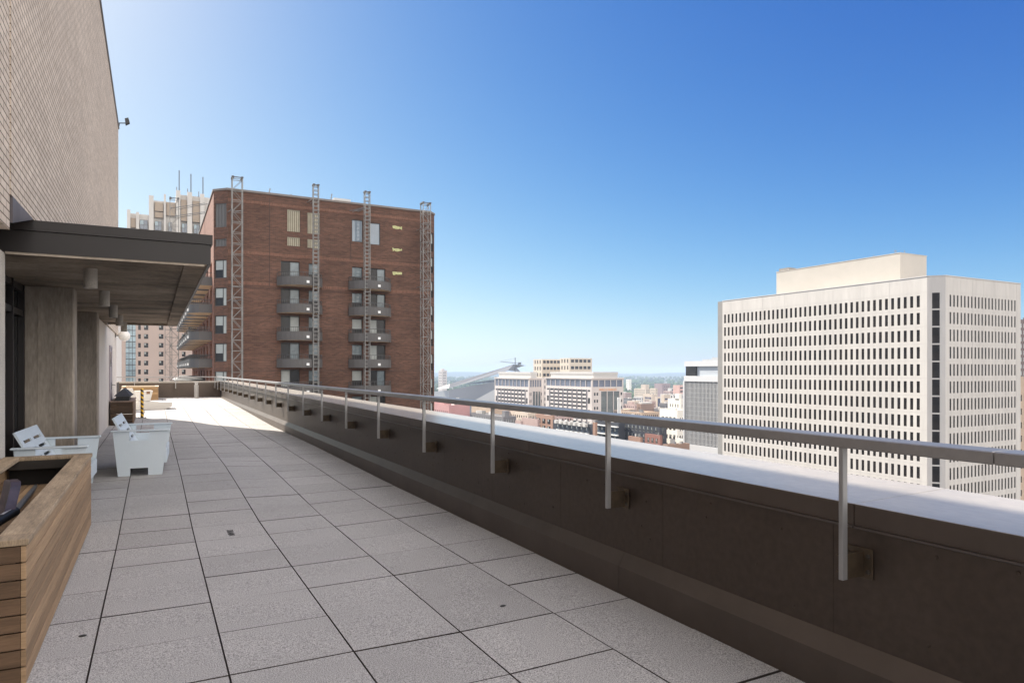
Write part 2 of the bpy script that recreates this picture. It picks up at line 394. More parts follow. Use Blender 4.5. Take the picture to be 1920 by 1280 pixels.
class Tower:
    """a building whose openings are cut into its west (-X) and south (-Y) faces"""
    def __init__(s, name, label, cat, x0, y0, x1, y1, zt, zb=GZ, group=None):
        s.b = (x0, y0, x1, y1, zt, zb); s.root = thing(name, label, cat, ((x0 + x1) / 2, (y0 + y1) / 2, zb), group)
        s.wins = []; s.holes = {'W': [], 'S': []}
    def grid(s, side, n, rows, ztop, dz, h, frac, m0=1.5, m1=None, style='plain', mats=GL, part=True):
        x0, y0, x1, y1, zt, zb = s.b; L = (y1 - y0) if side == 'W' else (x1 - x0); m1 = m0 if m1 is None else m1
        p = (L - m0 - m1) / n
        for i in range(n):
            for j in range(rows):
                c = m0 + p * (i + .5); z1 = ztop - j * dz; z0 = z1 - h
                if z0 < zb + .5: continue
                s.one(side, c - p * frac / 2, c + p * frac / 2, z0, z1, style, mats)
    def one(s, side, a, b, z0, z1, style='plain', mats=GL, name='window', force=False):
        x0, y0, x1, y1, zt, zb = s.b
        P = Vector((x0, y1 - (a + b) / 2, z1)) if side == 'W' else Vector((x0 + (a + b) / 2, y0, z1))
        if not force and not seen(P): return
        s.holes[side].append((a, b, z0 - zb, z1 - zb))
        s.wins.append((side, a, b, z0, z1, style, mats, name))
    def finish(s, wall, roof=M_ROOFGRAV, dep=.25, parapet=.9, cap=None, limit=96, rest_mat=None, wall_name='wall'):
        x0, y0, x1, y1, zt, zb = s.b; b = MB()
        b.facade((x0, y1, zb), (0, -1, 0), (-1, 0, 0), y1 - y0, zt - zb, s.holes['W'], dep)
        b.facade((x0, y0, zb), (1, 0, 0), (0, -1, 0), x1 - x0, zt - zb, s.holes['S'], dep)
        b.face([(x1, y0, zb), (x1, y1, zb), (x1, y1, zt), (x1, y0, zt)]); b.face([(x1, y1, zb), (x0, y1, zb), (x0, y1, zt), (x1, y1, zt)])
        t = .35; zi = zt - parapet
        for (a, c, e, f_) in ((x0, y0, x1, y0 + t), (x0, y1 - t, x1, y1), (x0, y0 + t, x0 + t, y1 - t), (x1 - t, y0 + t, x1, y1 - t)):
            b.face([(a, c, zt), (e, c, zt), (e, f_, zt), (a, f_, zt)])
        X0, Y0, X1, Y1 = x0 + t, y0 + t, x1 - t, y1 - t
        for p, q in (((X0, Y0), (X1, Y0)), ((X1, Y0), (X1, Y1)), ((X1, Y1), (X0, Y1)), ((X0, Y1), (X0, Y0))):
            b.face([(*p, zi), (*q, zi), (*q, zt), (*p, zt)][::-1])
        s.wall = b.build(wall_name, wall, s.root)
        r = MB(); r.face([(X0, Y0, zi), (X1, Y0, zi), (X1, Y1, zi), (X0, Y1, zi)]); r.build('roof', roof, s.root)
        sc = []
        for wn in s.wins:
            side, a, bb, z0, z1, style, mats, name = wn
            c = Vector((x0 + dep - .06, y1 - (a + bb) / 2, (z0 + z1) / 2)) if side == 'W' else Vector((x0 + (a + bb) / 2, y0 + dep - .06, (z0 + z1) / 2))
            dd = max(1, c.dot(FW)); k = (.46 if side == 'W' else .886); sc.append((-(bb - a) * (z1 - z0) * k / dd / dd, c, wn))
        sc.sort(key=lambda q: q[0]); rest = MB()
        for n, (_, c, (side, a, bb, z0, z1, style, mats, name)) in enumerate(sc):
            rot = R(-90) if side == 'W' else 0.0
            if n < limit: put_window(s.root, c, rot, bb - a, z1 - z0, style, mats, name)
            else:
                src = window_mesh(bb - a, z1 - z0, style); i = len(rest.v); cs, sn = math.cos(rot), math.sin(rot)
                rest.v += [(c.x + x * cs - y * sn, c.y + x * sn + y * cs, c.z + z) for x, y, z in src.v]
                rest.f += [tuple(i + k for k in f) for f in src.f]; rest.m += src.m; rest.t += src.t; rmats = mats
        if rest.f: tag(rest.build('window', list(rmats), s.root), kind='stuff')
        return s
    def block(s, name, x0, y0, x1, y1, z0, z1, m):
        b = MB(); b.box((x0, y0, z0), (x1, y1, z1)); return b.build(name, m, s.root)
def corner_box(ul, uc, ur, vt, d):
    """footprint of a block whose near (south-west) corner is at pixel column uc, distance d"""
    c = at_d(uc, vt, d); rl, rr = ray(ul), ray(ur)
    return c.x, c.y, c.y * rr.x / rr.y, c.x * rl.y / rl.x, c.z

# --- white office tower on the right
def white_tower():
    X0, Y1 = 156.4, 157.5; YC = 94.1; c = 2.6; Y0 = YC - c; X1 = 190.6; ZT = 21.4
    root = thing('office_tower', 'white concrete office tower with rows of narrow dark windows and a rooftop block', 'building', ((X0 + X1) / 2, 125, GZ))
    wall = mat('white_precast_concrete', (.53, .498, .46), .8, spec=.2, var=.07, scale=.3, stretch=(1, 1, .15), fine=.04, fscale=1.5)
    dep = .14; dz = 3.95; z1 = 17.22; h = 2.68; allw = []
    hw, hs = [], []; LW = Y1 - YC
    rows = 20
    for i in range(40):
        y = 96.15 + i * 1.546
        for j in range(rows):
            zt = z1 - j * dz
            if not seen(Vector((X0, y, zt)), 190): continue
            u = Y1 - y; hw.append((u - .37, u + .37, zt - h - GZ, zt - GZ)); allw.append(('W', y, zt))
    for i in range(20):
        x = X0 + c + 1.9 + i * 1.425
        for j in range(rows):
            zt = z1 - j * dz
            if not seen(Vector((x, Y0, zt)), 190): continue
            u = x - X0 - c; hs.append((u - .33, u + .33, zt - h - GZ, zt - GZ)); allw.append(('S', x, zt))
    b = MB()
    b.facade((X0, Y1, GZ), (0, -1, 0), (-1, 0, 0), LW, ZT - GZ, hw, dep)
    b.facade((X0 + c, Y0, GZ), (1, 0, 0), (0, -1, 0), X1 - X0 - c, ZT - GZ, hs, dep)
    q = math.sqrt(.5); U = Vector((q, -q, 0)); Nn = Vector((-q, -q, 0)); LC = c / q
    hc = [(1.0, 2.55, z1 - j * dz - h - .5 - GZ, z1 - j * dz + .45 - GZ) for j in range(rows) if seen(Vector((X0 + 1, YC - 1, z1 - j * dz)), 190)]
    b.facade((X0, YC, GZ), U, Nn, LC, ZT - GZ, hc, .2)
    b.face([(X1, Y0, GZ), (X1, Y1, GZ), (X1, Y1, ZT), (X1, Y0, ZT)]); b.face([(X1, Y1, GZ), (X0, Y1, GZ), (X0, Y1, ZT), (X1, Y1, ZT)])
    b.face([(X0, YC, ZT), (X0 + c, Y0, ZT), (X1, Y0, ZT), (X1, Y1, ZT), (X0, Y1, ZT)])
    # thin panel joints are raised strips, slightly darker than the wall
    b.build('wall', wall, root)
    pl = MB(); pl.box((X0 + .3, Y1 + .002, GZ), (X0 + 3, Y1 + 2.3, ZT + .05)); pl.build('corner_pilaster', mat('grey_corner_concrete', (.26, .25, .235), .85, spec=.2, var=.06, scale=.3), root)
    jt = MB(); g_ = .02
    for j in range(rows):
        zz = z1 + .75 - j * dz
        if zz < -34: break
        jt.box((X0 - g_, YC + .02, zz - .03), (X0 - .002, Y1 - .02, zz + .03)); jt.box((X0 + c + .02, Y0 - g_, zz - .03), (X1 - .02, Y0 - .002, zz + .03))
    for i in range(1, 9):
        y = 96.15 - .773 + i * 1.546 * 5
        if y < Y1 - .5: jt.box((X0 - g_, y - .03, -36), (X0 - .002, y + .03, ZT - .1))
    for i in range(1, 7):
        x = X0 + c + 1.9 - .71 + i * 1.425 * 3.333
        if x < X1 - .5: jt.box((x - .03, Y0 - g_, -36), (x + .03, Y0 - .002, ZT - .1))
    tag(jt.build('panel_joint', mat('joint_sealant', (.50, .47, .44), .9, var=0), root), kind='stuff')
    cp = MB(); cp.box((X0 - .12, YC, ZT + .003), (X0 + .5, Y1, ZT + .2)); cp.box((X0 + c, Y0 - .12, ZT + .003), (X1, Y0 + .5, ZT + .2))
    cp.prism([(X0 - .12, YC), (X0 + c, Y0 - .12), (X0 + c, Y0 + .6), (X0 + .5, YC)], 2, ZT + .003, ZT + .19)
    cp.build('coping', mat('pale_coping', (.5, .48, .46), .6, var=0), root)
    # windows: nearest hundred as parts
    def dd(wn): p = Vector((X0, wn[1], wn[2])) if wn[0] == 'W' else Vector((wn[1], Y0, wn[2])); return p.dot(FW)
    allw.sort(key=lambda wn: dd(wn) * (1.0 if wn[0] == 'W' else 1.25)); rest = MB(); mats = (M_GLASS_W, M_FRAME, M_BLIND)
    for n, (sd_, a, zt) in enumerate(allw):
        wd = .74 if sd_ == 'W' else .66
        cc = Vector((X0 + dep - .06, a, zt - h / 2)) if sd_ == 'W' else Vector((a, Y0 + dep - .06, zt - h / 2))
        if n < 84: put_window(root, cc, R(-90) if sd_ == 'W' else 0, wd, h, 'plain', mats)
        else:
            if sd_ == 'W': rest.box((cc.x, a - wd / 2, zt - h), (cc.x + .06, a + wd / 2, zt))
            else: rest.box((a - wd / 2, cc.y, zt - h), (a + wd / 2, cc.y + .06, zt))
    tag(rest.build('window', list(mats), root), kind='stuff')
    for (a0, a1, h0, h1) in hc:
        cc = Vector((X0, YC, 0)) + U * ((a0 + a1) / 2) - Nn * .14; cc.z = GZ + (h0 + h1) / 2
        o = put_window(root, cc, R(-45), a1 - a0, h1 - h0, 'framed', (M_GLASS_W, M_FRAME, M_BLIND), 'corner_window')
    pb = MB(); pb.box((163, 104.7, ZT + .004), (173.8, 142.5, 28.9)); pb.box((162.9, 104.6, 28.903), (173.9, 142.6, 29.05)); ph = pb.build('penthouse', mat('penthouse_render', (.46, .425, .375), .85, spec=.15, var=.05, scale=.2), root)
    for k, (x, y, s_) in enumerate(((163.4, 106, .8), (164.5, 107, 1.1), (166, 105.5, .9), (163.5, 112, .5))):
        a = MB(); a.bar((x, y, 29.05), (x, y, 29.05 + s_), .05); a.bar((x - .4, y, 29.05 + s_ * .7), (x + .4, y, 29.05 + s_ * .7), .04); a.build('antenna', M_STEEL, ph)
    v = MB(); v.box((163.5, 138.5, 29.051), (166.5, 142, 29.9)); v.build('roof_vent', M_ROOFGRAV, ph)
white_tower()

# --- brick apartment tower under facade repair
def balcony_parts(name_root, w_, p0, p1, root, loc, rot):
    """curved balcony: solid fascia with a bar railing above; origin at wall, floor underside, centre"""
    key = (round(w_, 2), round(p1, 2))
    if key not in BAL:
        b = MB(); n = 12; H = .92
        xs = [-w_ / 2 + w_ * k / n for k in range(n + 1)]
        yo = lambda x: -(p0 + (p1 - p0) * math.cos(math.pi * x / w_) ** .75) if abs(x) < w_ / 2 - 1e-6 else -p0
        pts = [(x, yo(x)) for x in xs]
        ring = [(-w_ / 2, 0)] + pts + [(w_ / 2, 0)]
        for (a, c), (d, e) in zip(ring, ring[1:]): b.face([(a, c, 0), (d, e, 0), (d, e, H), (a, c, H)], 0)
        inn = [(x * .965, y * .94 if y else 0) for x, y in ring]
        for k in range(len(ring) - 1):
            (a, c), (d, e) = ring[k], ring[k + 1]; (f, g), (h, i) = inn[k], inn[k + 1]
            b.face([(a, c, H), (d, e, H), (h, i, H), (f, g, H)], 0); b.face([(h, i, .2), (f, g, .2), (f, g, H), (h, i, H)], 0)
        b.face([(x, y, 0) for x, y in ring][::-1], 1); b.face([(x, y, .2) for x, y in inn], 1)
        rl = MB(); HR = 1.38
        rr_ = [(x * .975, y * .96) for x, y in ring]
        for (a, c), (d, e) in zip(rr_, rr_[1:]):
            rl.bar((a, c, HR), (d, e, HR), .035); rl.bar((a, c, H + .08), (d, e, H + .08), .02)
            L_ = math.hypot(d - a, e - c); k = max(1, int(L_ / .2))
            for q in range(k): t = q / k; rl.bar((a + (d - a) * t, c + (e - c) * t, H), (a + (d - a) * t, c + (e - c) * t, HR), .02)
        lm = MB(); x = w_ * .1; lm.box((x - .14, -p1 - .06, .22), (x + .14, -p1 + .12, .48))
        BAL[key] = (b.mesh('balcony', [M_BALC, M_SOFF]), rl.mesh('railing', [M_RAILB]), lm.mesh('wall_lamp', [M_LAMPW]))
    o = bpy.data.objects.new('balcony', BAL[key][0]); COL.objects.link(o); o.parent = root
    o.matrix_parent_inverse = Matrix.Translation(-ROOTS[root.name]); o.location = loc; o.rotation_euler = (0, 0, rot)
    for nm, me in (('railing', BAL[key][1]), ('wall_lamp', BAL[key][2])):
        c = bpy.data.objects.new(nm, me); COL.objects.link(c); c.parent = o
    return o
BAL = {}
M_BALC = mat('balcony_fascia', (.085, .079, .076), .65, var=.1, scale=.6)
M_SOFF = mat('balcony_soffit', (.60, .47, .34), .9, var=.1, scale=.5)  # beige soffit, lightened to stand in for bounced sunlight
M_RAILB = mat('balcony_railing', (.05, .048, .047), .5, var=0)
M_LAMPW = mat('white_lamp_box', (.75, .75, .73), .5, var=0)
YB, XL, XR, ZB = 76.5, 6.75, 29.1, 18.7
def brick_tower():
    root = thing('apartment_tower', 'red brown brick apartment tower with curved balconies and scaffold masts on its face', 'building', (18, 95, GZ))
    br = brick_mat('red_brown_brick', '#684a3d', '#503a31', '#615147', .42, .115, .012, 'XY+', streak=.18, bump=0, patch=.16)
    br_lit = brick_mat('sunlit_brick_copy', '#8f6455', '#7f5648', '#826d60', .42, .115, .012, 'XY+', streak=.12, bump=0, patch=.08)  # same brick for the west face, its sunlight put into a lighter pink
    c1, c2 = 1.24, .85; Y1 = 124.0
    # openings on the south face, measured along X from XL
    S_ = []; opn = []
    def add(u0, u1, z0, z1, style, name='window'): S_.append((u0 - XL, u1 - XL, z0 - GZ, z1 - GZ)); opn.append((u0, u1, z0, z1, style, name))
    floors = [9.05 - 2.92 * k for k in range(8)]
    rf = random.Random(5)
    for z in floors:
        if z < -6: pass
        add(12.06, 14.02, z + .32, z + 2.72, rf.choice(['slider', 'slider', 'slider2']), 'sliding_door'); add(14.98, 16.12, z + .5, z + 2.66, 'sash')
        add(19.75, 20.95, z + .55, z + 2.62, 'sash'); add(21.75, 23.62, z + .32, z + 2.6, rf.choice(['slider2', 'slider2', 'slider']), 'sliding_door')
    # top floor: boarded louvre openings and two big windows
    for a, b_, z0, z1 in ((12.72, 14.08, 15.0, 17.35), (14.85, 16.2, 14.95, 17.25), (12.72, 14.08, 13.45, 14.4), (14.85, 16.2, 13.4, 14.35)): add(a, b_, z0, z1, 'louvre', 'louvre')
    add(19.72, 20.98, 14.5, 17.0, 'big', 'window'); add(21.72, 23.0, 14.35, 16.85, 'big', 'window')
    b = MB(); dep = .3
    b.facade((XL, YB, GZ), (1, 0, 0), (0, -1, 0), XR - XL, ZB - GZ, S_, dep, 0)
    q = math.sqrt(.5); UL = Vector((q, -q, 0)); NL = Vector((-q, -q, 0)); LL = c1 / q
    hl = [(.14, LL - .14, z0 - GZ, z1 - GZ) for z0, z1 in [(14.9, 17.4), (12.9, 13.7)] + [(9.6 - 2.9 * k, 11.5 - 2.9 * k) for k in range(6)]]
    b.facade((XL - c1, YB + c1, GZ), UL, NL, LL, ZB - GZ, hl, .2, 0)
    UR = Vector((q, q, 0)); NR = Vector((q, -q, 0)); LR = c2 / q
    hr = [(.2, LR - .25, z0 - GZ, z1 - GZ) for z0, z1 in [(14.2, 16.4)] + [(11.6 - 2.9 * k, 13.5 - 2.9 * k) for k in range(7)]]
    b.facade((XR, YB, GZ), UR, NR, LR, ZB - GZ, hr, .2, 0)
    XW = XL - c1
    # west face, sunlit, with slots between piers
    hw = []
    ys = [79.6 + 5.6 * k for k in range(8)]
    for y in ys:
        for z in floors: hw.append((Y1 - (y + 3.4), Y1 - (y + .5), z + .25 - GZ, z + 2.6 - GZ))
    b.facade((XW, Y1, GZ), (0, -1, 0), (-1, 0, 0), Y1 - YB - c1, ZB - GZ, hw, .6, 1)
    XE = XR + c2
    b.face([(XE, YB + c2, GZ), (XE, Y1, GZ), (XE, Y1, ZB), (XE, YB + c2, ZB)]); b.face([(XE, Y1, GZ), (XW, Y1, GZ), (XW, Y1, ZB), (XE, Y1, ZB)])
    b.face([(XW, YB + c1, ZB), (XL, YB, ZB), (XR, YB, ZB), (XE, YB + c2, ZB), (XE, Y1, ZB), (XW, Y1, ZB)])
    b.build('wall', [br, br_lit], root)
    # soldier-course bands and control joints a few millimetres proud
    bd = MB()
    for z in (17.55, 12.2, 9.0): bd.box((XL + .05, YB - .02, z), (XR - .05, YB - .003, z + .32))
    tag(bd.build('brick_band', brick_mat('band_brick', '#7a5546', '#66473a', '#746053', .115, .3, .012, 'XZ', streak=.1, bump=0), root), kind='stuff')
    jn = MB()
    for z in floors[:6]: jn.box((XL + .05, YB - .02, z - .35), (XR - .05, YB - .004, z - .31))
    for x, z0, z1 in ((10.9, 9, 18.4), (19.6, 12.4, 15.9)): jn.box((x - .025, YB - .024, z0), (x + .025, YB - .005, z1))
    tag(jn.build('control_joint', mat('joint_dark', (.06, .04, .035), .9, var=0), root), kind='stuff')
    cp = MB(); cp.prism([(XW - .1, YB + c1), (XL - .04, YB - .1), (XR + .04, YB - .1), (XE + .1, YB + c2), (XE + .1, Y1), (XW - .1, Y1)], 2, ZB + .004, ZB + .22)
    cp.build('coping', mat('stone_coping', (.19, .165, .15), .7, var=.1), root)
    LVR = mat('louvre_slat', (.47, .43, .33), .7, var=.12, scale=2); DK = mat('louvre_shadow_board', (.22, .19, .12), .9, var=0)
    BIGG = mat('clear_blue_glass', (.16, .20, .24), .05, spec=1.0, var=.15, scale=.6)
    def louvre(a, b_, z0, z1, at=None, rot=0):
        lv = MB(); n = max(5, int((b_ - a) / .17)); w_ = b_ - a
        lv.box((-w_ / 2, .16, z0), (w_ / 2, .2, z1), 1)
        for k in range(n): x = -w_ / 2 + w_ * (k + .5) / n; lv.box((x - .05, 0, z0), (x + .05, .1, z1), 0)
        lv.box((-w_ / 2, -.02, z1 - .07), (w_ / 2, .12, z1 - .001), 0)
        return lv
    for (u0, u1, z0, z1, style, name) in opn:
        cx = (u0 + u1) / 2
        if not seen(Vector((cx, YB, z1)), 70): continue
        if style == 'louvre':
            o = louvre(u0, u1, z0, z1).build('louvre', [LVR, DK], None); o.parent = root; o.matrix_parent_inverse = Matrix.Translation(-ROOTS[root.name]); o.location = (cx, YB + .1, 0)
        elif style == 'big': put_window(root, Vector((cx, YB + .12, (z0 + z1) / 2)), 0, u1 - u0, z1 - z0, 'framed', (BIGG, M_FRAME, M_BLIND))
        else: put_window(root, Vector((cx, YB + .22, (z0 + z1) / 2)), 0, u1 - u0, z1 - z0, style, (M_GLASS_D, M_FRAME, M_SKYG if (z1 > 8 or rf.random() < .35) else M_BLIND), name)
    DKL = mat('grey_louvre_slat', (.16, .155, .15), .6, var=0)
    for k, (a0, a1, h0, h1) in enumerate(hl):
        cc = Vector((XL - c1, YB + c1, 0)) + UL * ((a0 + a1) / 2) - NL * .12; z0, z1 = h0 + GZ, h1 + GZ
        if k < 2:
            o = louvre(0, a1 - a0, z0, z1).build('louvre', [DKL, M_BLIND if k == 0 else M_FRAME], None); o.parent = root
            o.matrix_parent_inverse = Matrix.Translation(-ROOTS[root.name]); o.location = cc; o.rotation_euler = (0, 0, R(-45))
        else: put_window(root, Vector((cc.x, cc.y, (z0 + z1) / 2)), R(-45), a1 - a0, z1 - z0, 'three', (M_GLASS_D, M_FRAME, M_BLIND))
    for (a0, a1, h0, h1) in hr:
        cc = Vector((XR, YB, 0)) + UR * ((a0 + a1) / 2) - NR * .14
        if seen(Vector((cc.x, cc.y, h1 + GZ)), 5): put_window(root, Vector((cc.x, cc.y, (h0 + h1) / 2 + GZ)), R(45), a1 - a0, h1 - h0, 'sash', (M_GLASS_D, M_FRAME, M_BLIND))
    for y in ys:
        for z in floors:
            c = Vector((XW + .5, y + 1.95, z + 1.42))
            if seen(c, 5): put_window(root, c, R(-90), 2.9, 2.35, 'slider', (M_GLASS_D, M_FRAME, M_BLIND), 'sliding_door')
    for k, z in enumerate(floors):
        for x, w_ in ((14.0, 4.75), (21.75, 4.85)):
            if seen(Vector((x, YB, z + 1.3)), 70): balcony_parts('balcony', w_, .4, 2.2, root, Vector((x, YB - .003, z)), 0)
        for y in ys:
            if seen(Vector((XW, y + 2, z + 1.4)), 6): balcony_parts('balcony', 3.9, 1.3, 2.3, root, Vector((XW - .003, y + 2, z)), R(-90))
    for z in (16.6, 14.0, 11.25):
        e = MB(); rr_ = random.Random(int(z * 10)); x0 = 24.45
        top = [(x0 + t * 1.15, z + rr_.uniform(.10, .24) - t * .05) for t in (0, .2, .4, .6, .8, 1)]; bot = [(x0 + t * 1.15, z - rr_.uniform(.02, .22) - t * .05) for t in (1, .8, .6, .4, .2, .05)]
        e.prism(top + bot, 1, YB - .03, YB - .002); e.build('exposed_insulation', mat('yellow_insulation', (.45, .45, .22), .9, var=.3, scale=6), root)
    for x, h_ in ((11.0, .7), (13.2, .35), (17.6, .9)):
        a = MB(); a.bar((x, YB + .8, ZB + .2), (x + .05, YB + .8, ZB + .2 + h_), .05); a.bar((x - .25, YB + .8, ZB + .2), (x + .15, YB + .8, ZB + .15 + h_), .03); a.build('antenna', M_STEEL, root)
    v = MB(); v.box((18.2, YB + 2, ZB + .221), (20.1, YB + 4, ZB + 1.0)); v.build('roof_vent', mat('vent_metal', (.5, .5, .48), .5, var=0), root)
    d = MB(); d.box((11.9, YB - 1.2, 9.35), (12.05, YB - 1.05, 10.7)); 
brick_tower()

def lattice_mast(label, x, y, ztop, wd, dep, bay, style, ties=(), zb=GZ, tie_to=None, sec=1.5):
    root = thing('scaffold_mast', label, 'scaffold mast', (x, y, zb), 'climbing scaffold masts round the brick tower')
    r = .05 if style == 'x' else .045
    z0 = max(zb, -14.0)
    for sx in (-1, 1):
        for sy in (0, 1):
            m_ = MB(); m_.bar((x + sx * wd / 2, y + sy * dep, zb), (x + sx * wd / 2, y + sy * dep, ztop), r); m_.build('upright', M_STEEL, root)
    l = MB(); z = ztop - .1; k = 0
    while z - bay > z0:
        for sy in (0, 1):
            yy = y + sy * dep
            l.bar((x - wd / 2, yy, z), (x + wd / 2, yy, z), .03 if style == 'x' else .042)
            if style == 'x':
                a, b_ = (-1, 1) if k % 2 else (1, -1)
                l.bar((x + a * wd / 2, yy, z), (x + b_ * wd / 2, yy, z - bay), .026)
        for sx in (-1, 1):
            xx = x + sx * wd / 2
            l.bar((xx, y, z), (xx, y + dep, z), .026)
            a, b_ = (0, 1) if k % 2 else (1, 0)
            l.bar((xx, y + a * dep, z), (xx, y + b_ * dep, z - bay), .022)
        if style == 'x' and k % 2 == 0: l.bar((x - wd / 2, y, z), (x + wd / 2, y + dep, z), .02)
        z -= bay; k += 1
    tag(l.build('lattice', M_STEEL, root), kind='stuff')
    c = MB(); c.box((x - wd / 2 - .07, y - .07, ztop), (x - wd / 2 + .16, y + dep + .07, ztop + .14)); c.box((x + wd / 2 - .16, y - .07, ztop), (x + wd / 2 + .07, y + dep + .07, ztop + .14)); c.box((x - wd / 2 + .16, y, ztop + .02), (x + wd / 2 - .16, y + .08, ztop + .1))
    c.build('mast_head', mat('dark_steel', (.08, .08, .085), .5, var=0), root)
    for (tx, ty, tz) in ties:
        t = MB(); t.bar((x - wd / 2, y + dep / 2, tz), (tx, ty, tz - .1), .04); t.bar((x + wd / 2, y + dep / 2, tz), (tx + .35, ty, tz - .15), .04); t.build('wall_tie', M_STEEL, root)
MY = 74.9
def mx(u): return at_y(u, HY, MY).x
def mz(u, v): return at_y(u, v, MY).z
lattice_mast('square lattice scaffold mast at the left end of the brick face', mx(445.5), MY, mz(445, 333), .98, .9, 1.1, 'x', ((mx(430), YB, 16.5), (mx(430), YB, 7.3)))
lattice_mast('ladder-like scaffold mast crossing the left column of curved balconies', mx(591.5), MY - .4, mz(591, 349), .55, .5, .42, 'l', ((mx(581), YB, mz(581, 372)),))
lattice_mast('ladder-like scaffold mast crossing the right column of curved balconies', mx(687.5), MY - .4, mz(687, 362), .55, .5, .42, 'l', ((mx(662), YB, mz(662, 388)), (mx(672), YB, mz(672, 388))))
lattice_mast('square lattice scaffold mast at the right end of the brick face', mx(800.5), MY, mz(800, 381), .92, .9, 1.1, 'x', ((mx(790), YB, mz(790, 426)), (mx(790), YB, mz(790, 535))))
p_ = at_y(327, 372, 97); lattice_mast('tall scaffold mast before the pale stone tower crown', p_.x, 97, p_.z, 1.0, .9, 1.1, 'x', ((XL - 1.24, 92, at_y(350, 386, 95).z), (XL - 1.24, 92, at_y(350, 402, 95).z)))
p_ = at_y(316, 560, 112); lattice_mast('scaffold mast seen low under the canopy edge, beside stacked balconies', p_.x, 112, p_.z, .9, .9, 1.1, 'x')

# --- pale stone residential tower behind the canopy, and a white slab left of it
def stone_tower():
    Y = 260.0; X = lambda u: at_y(u, HY, Y).x; Z = lambda u, v: at_y(u, v, Y).z
    root = thing('stone_tower', 'tall residential tower with stepped pale stone crown and three antennas', 'building', (X(310), Y + 15, GZ))
    pk = mat('pinkish_brick_wall', (.43, .335, .285), .9, var=.06, scale=.1); st = mat('pale_limestone', (.54, .51, .47), .85, var=.06, scale=.15); tan = mat('tan_recess_panel', (.35, .28, .215), .9, var=.08, scale=.3)
    zc = Z(300, 440)
    holes = []; wins = []
    def add(u0, u1, v0, v1, style): holes.append((X(u0) - X(228), X(u1) - X(228), Z(u0, v1) - GZ, Z(u0, v0) - GZ)); wins.append((X(u0), X(u1), Z(u0, v1), Z(u0, v0), style))
    for k in range(7):
        v = 614 + 16.6 * k
        add(259, 264, v - 4.5, v + 4.5, 'framed'); add(270, 278, v - 4.5, v + 4.5, 'cross'); add(298, 306.5, v - 4.5, v + 4.5, 'cross'); add(341, 348, v - 4.5, v + 4.5, 'cross')
    add(235.5, 254.5, 608, 716, 'strip')
    b = MB(); b.facade((X(228), Y, GZ), (1, 0, 0), (0, -1, 0), X(420) - X(228), zc - GZ, holes, .3)
    xa, xb = X(228), X(420)
    b.face([(xa, Y + 30, GZ), (xa, Y, GZ), (xa, Y, zc), (xa, Y + 30, zc)]); b.face([(xb, Y, GZ), (xb, Y + 30, GZ), (xb, Y + 30, zc), (xb, Y, zc)]); b.face([(xa, Y, zc), (xb, Y, zc), (xb, Y + 30, zc), (xa, Y + 30, zc)])
    b.build('wall', pk, root)
    for (x0, x1, z0, z1, style) in wins:
        if style == 'strip':
            g = MB(); g.box((x0, Y + .2, z0), (x1, Y + .3, z1), 0); n = 10
            for k in range(n + 1): z = z0 + (z1 - z0) * k / n; g.box((x0, Y + .1, z - .1), (x1, Y + .199, z + .1), 1)
            for k in range(1, 3): x = x0 + (x1 - x0) * k / 3; g.box((x - .06, Y + .08, z0), (x + .06, Y + .098, z1), 1)
            g.build('curtain_wall', [mat('pale_blue_glass', (.22, .30, .33), .08, spec=.9, var=.4, scale=.25), M_FRAME], root)
        else: put_window(root, Vector(((x0 + x1) / 2, Y + .24, (z0 + z1) / 2)), 0, x1 - x0, z1 - z0, style, GL)
    # stepped crown
    cr = MB(); zt = lambda v: Z(320, v)
    def seg(u0, u1, vt, dy=0.0, mi=0): cr.box((X(u0), Y + dy, zc + .003), (X(u1), Y + 28, zt(vt)), mi)
    seg(238, 279, 406, .8); seg(279.2, 330, 378, .9); seg(330.2, 393, 362, 1.0); seg(393.2, 420, 380, 1.0)
    for u0, u1, vt in ((238, 244.5, 401), (255, 261, 404), (279, 288, 371), (307, 311, 366), (330, 338, 356), (351, 360, 357), (375, 383, 358), (395, 402, 372)):
        cr.box((X(u0) + .02, Y - .6, zc - .5), (X(u1), Y + .797, zt(vt)))
    cr.build('crown', st, root)
    tp = MB()
    for u0, u1, v0, v1 in ((290, 306, 382, 398), (290, 306, 400, 410), (312, 329, 380, 404), (339, 350.5, 372, 412), (361, 374.5, 372, 412), (244.8, 254.6, 415, 432)): tp.box((X(u0), Y - .05, zt(v1)), (X(u1), Y + .79, zt(v0)))
    tag(tp.build('recess_panel', tan, root), kind='stuff')
    for u0, u1 in ((262, 277), (290, 303), (316, 322), (341, 351), (363.5, 374)):
        put_window(root, Vector(((X(u0) + X(u1)) / 2, Y - .1, (zt(417) + zt(434)) / 2)), 0, X(u1) - X(u0), zt(417) - zt(434), 'cross', (M_GLASS_B, M_FRAME, mat('teal_glass', (.20, .27, .30), .1, spec=.8, var=.2)), 'crown_window')
    for u, v in ((336, 318), (358, 322), (380.5, 325)):
        a = MB(); a.bar((X(u), Y - .1, zt(357)), (X(u), Y - .1, zt(v)), .22, n=6); a.build('antenna', mat('antenna_pole', (.16, .20, .24), .5, var=0), root)
    for u, v in ((331.5, 348), (352, 349), (373, 352), (313, 362)):
        a = MB(); a.bar((X(u), Y + 1, zt(362)), (X(u), Y + 1, zt(v)), .14, n=6); a.build('antenna', M_STEEL, root)
    tw = Tower('white_slab_building', 'sliver of white building beside the concrete wall below the canopy', 'building', at_y(205, HY, 300).x, 300, at_y(232, HY, 300).x, 330, at_y(226, 500, 300).z)
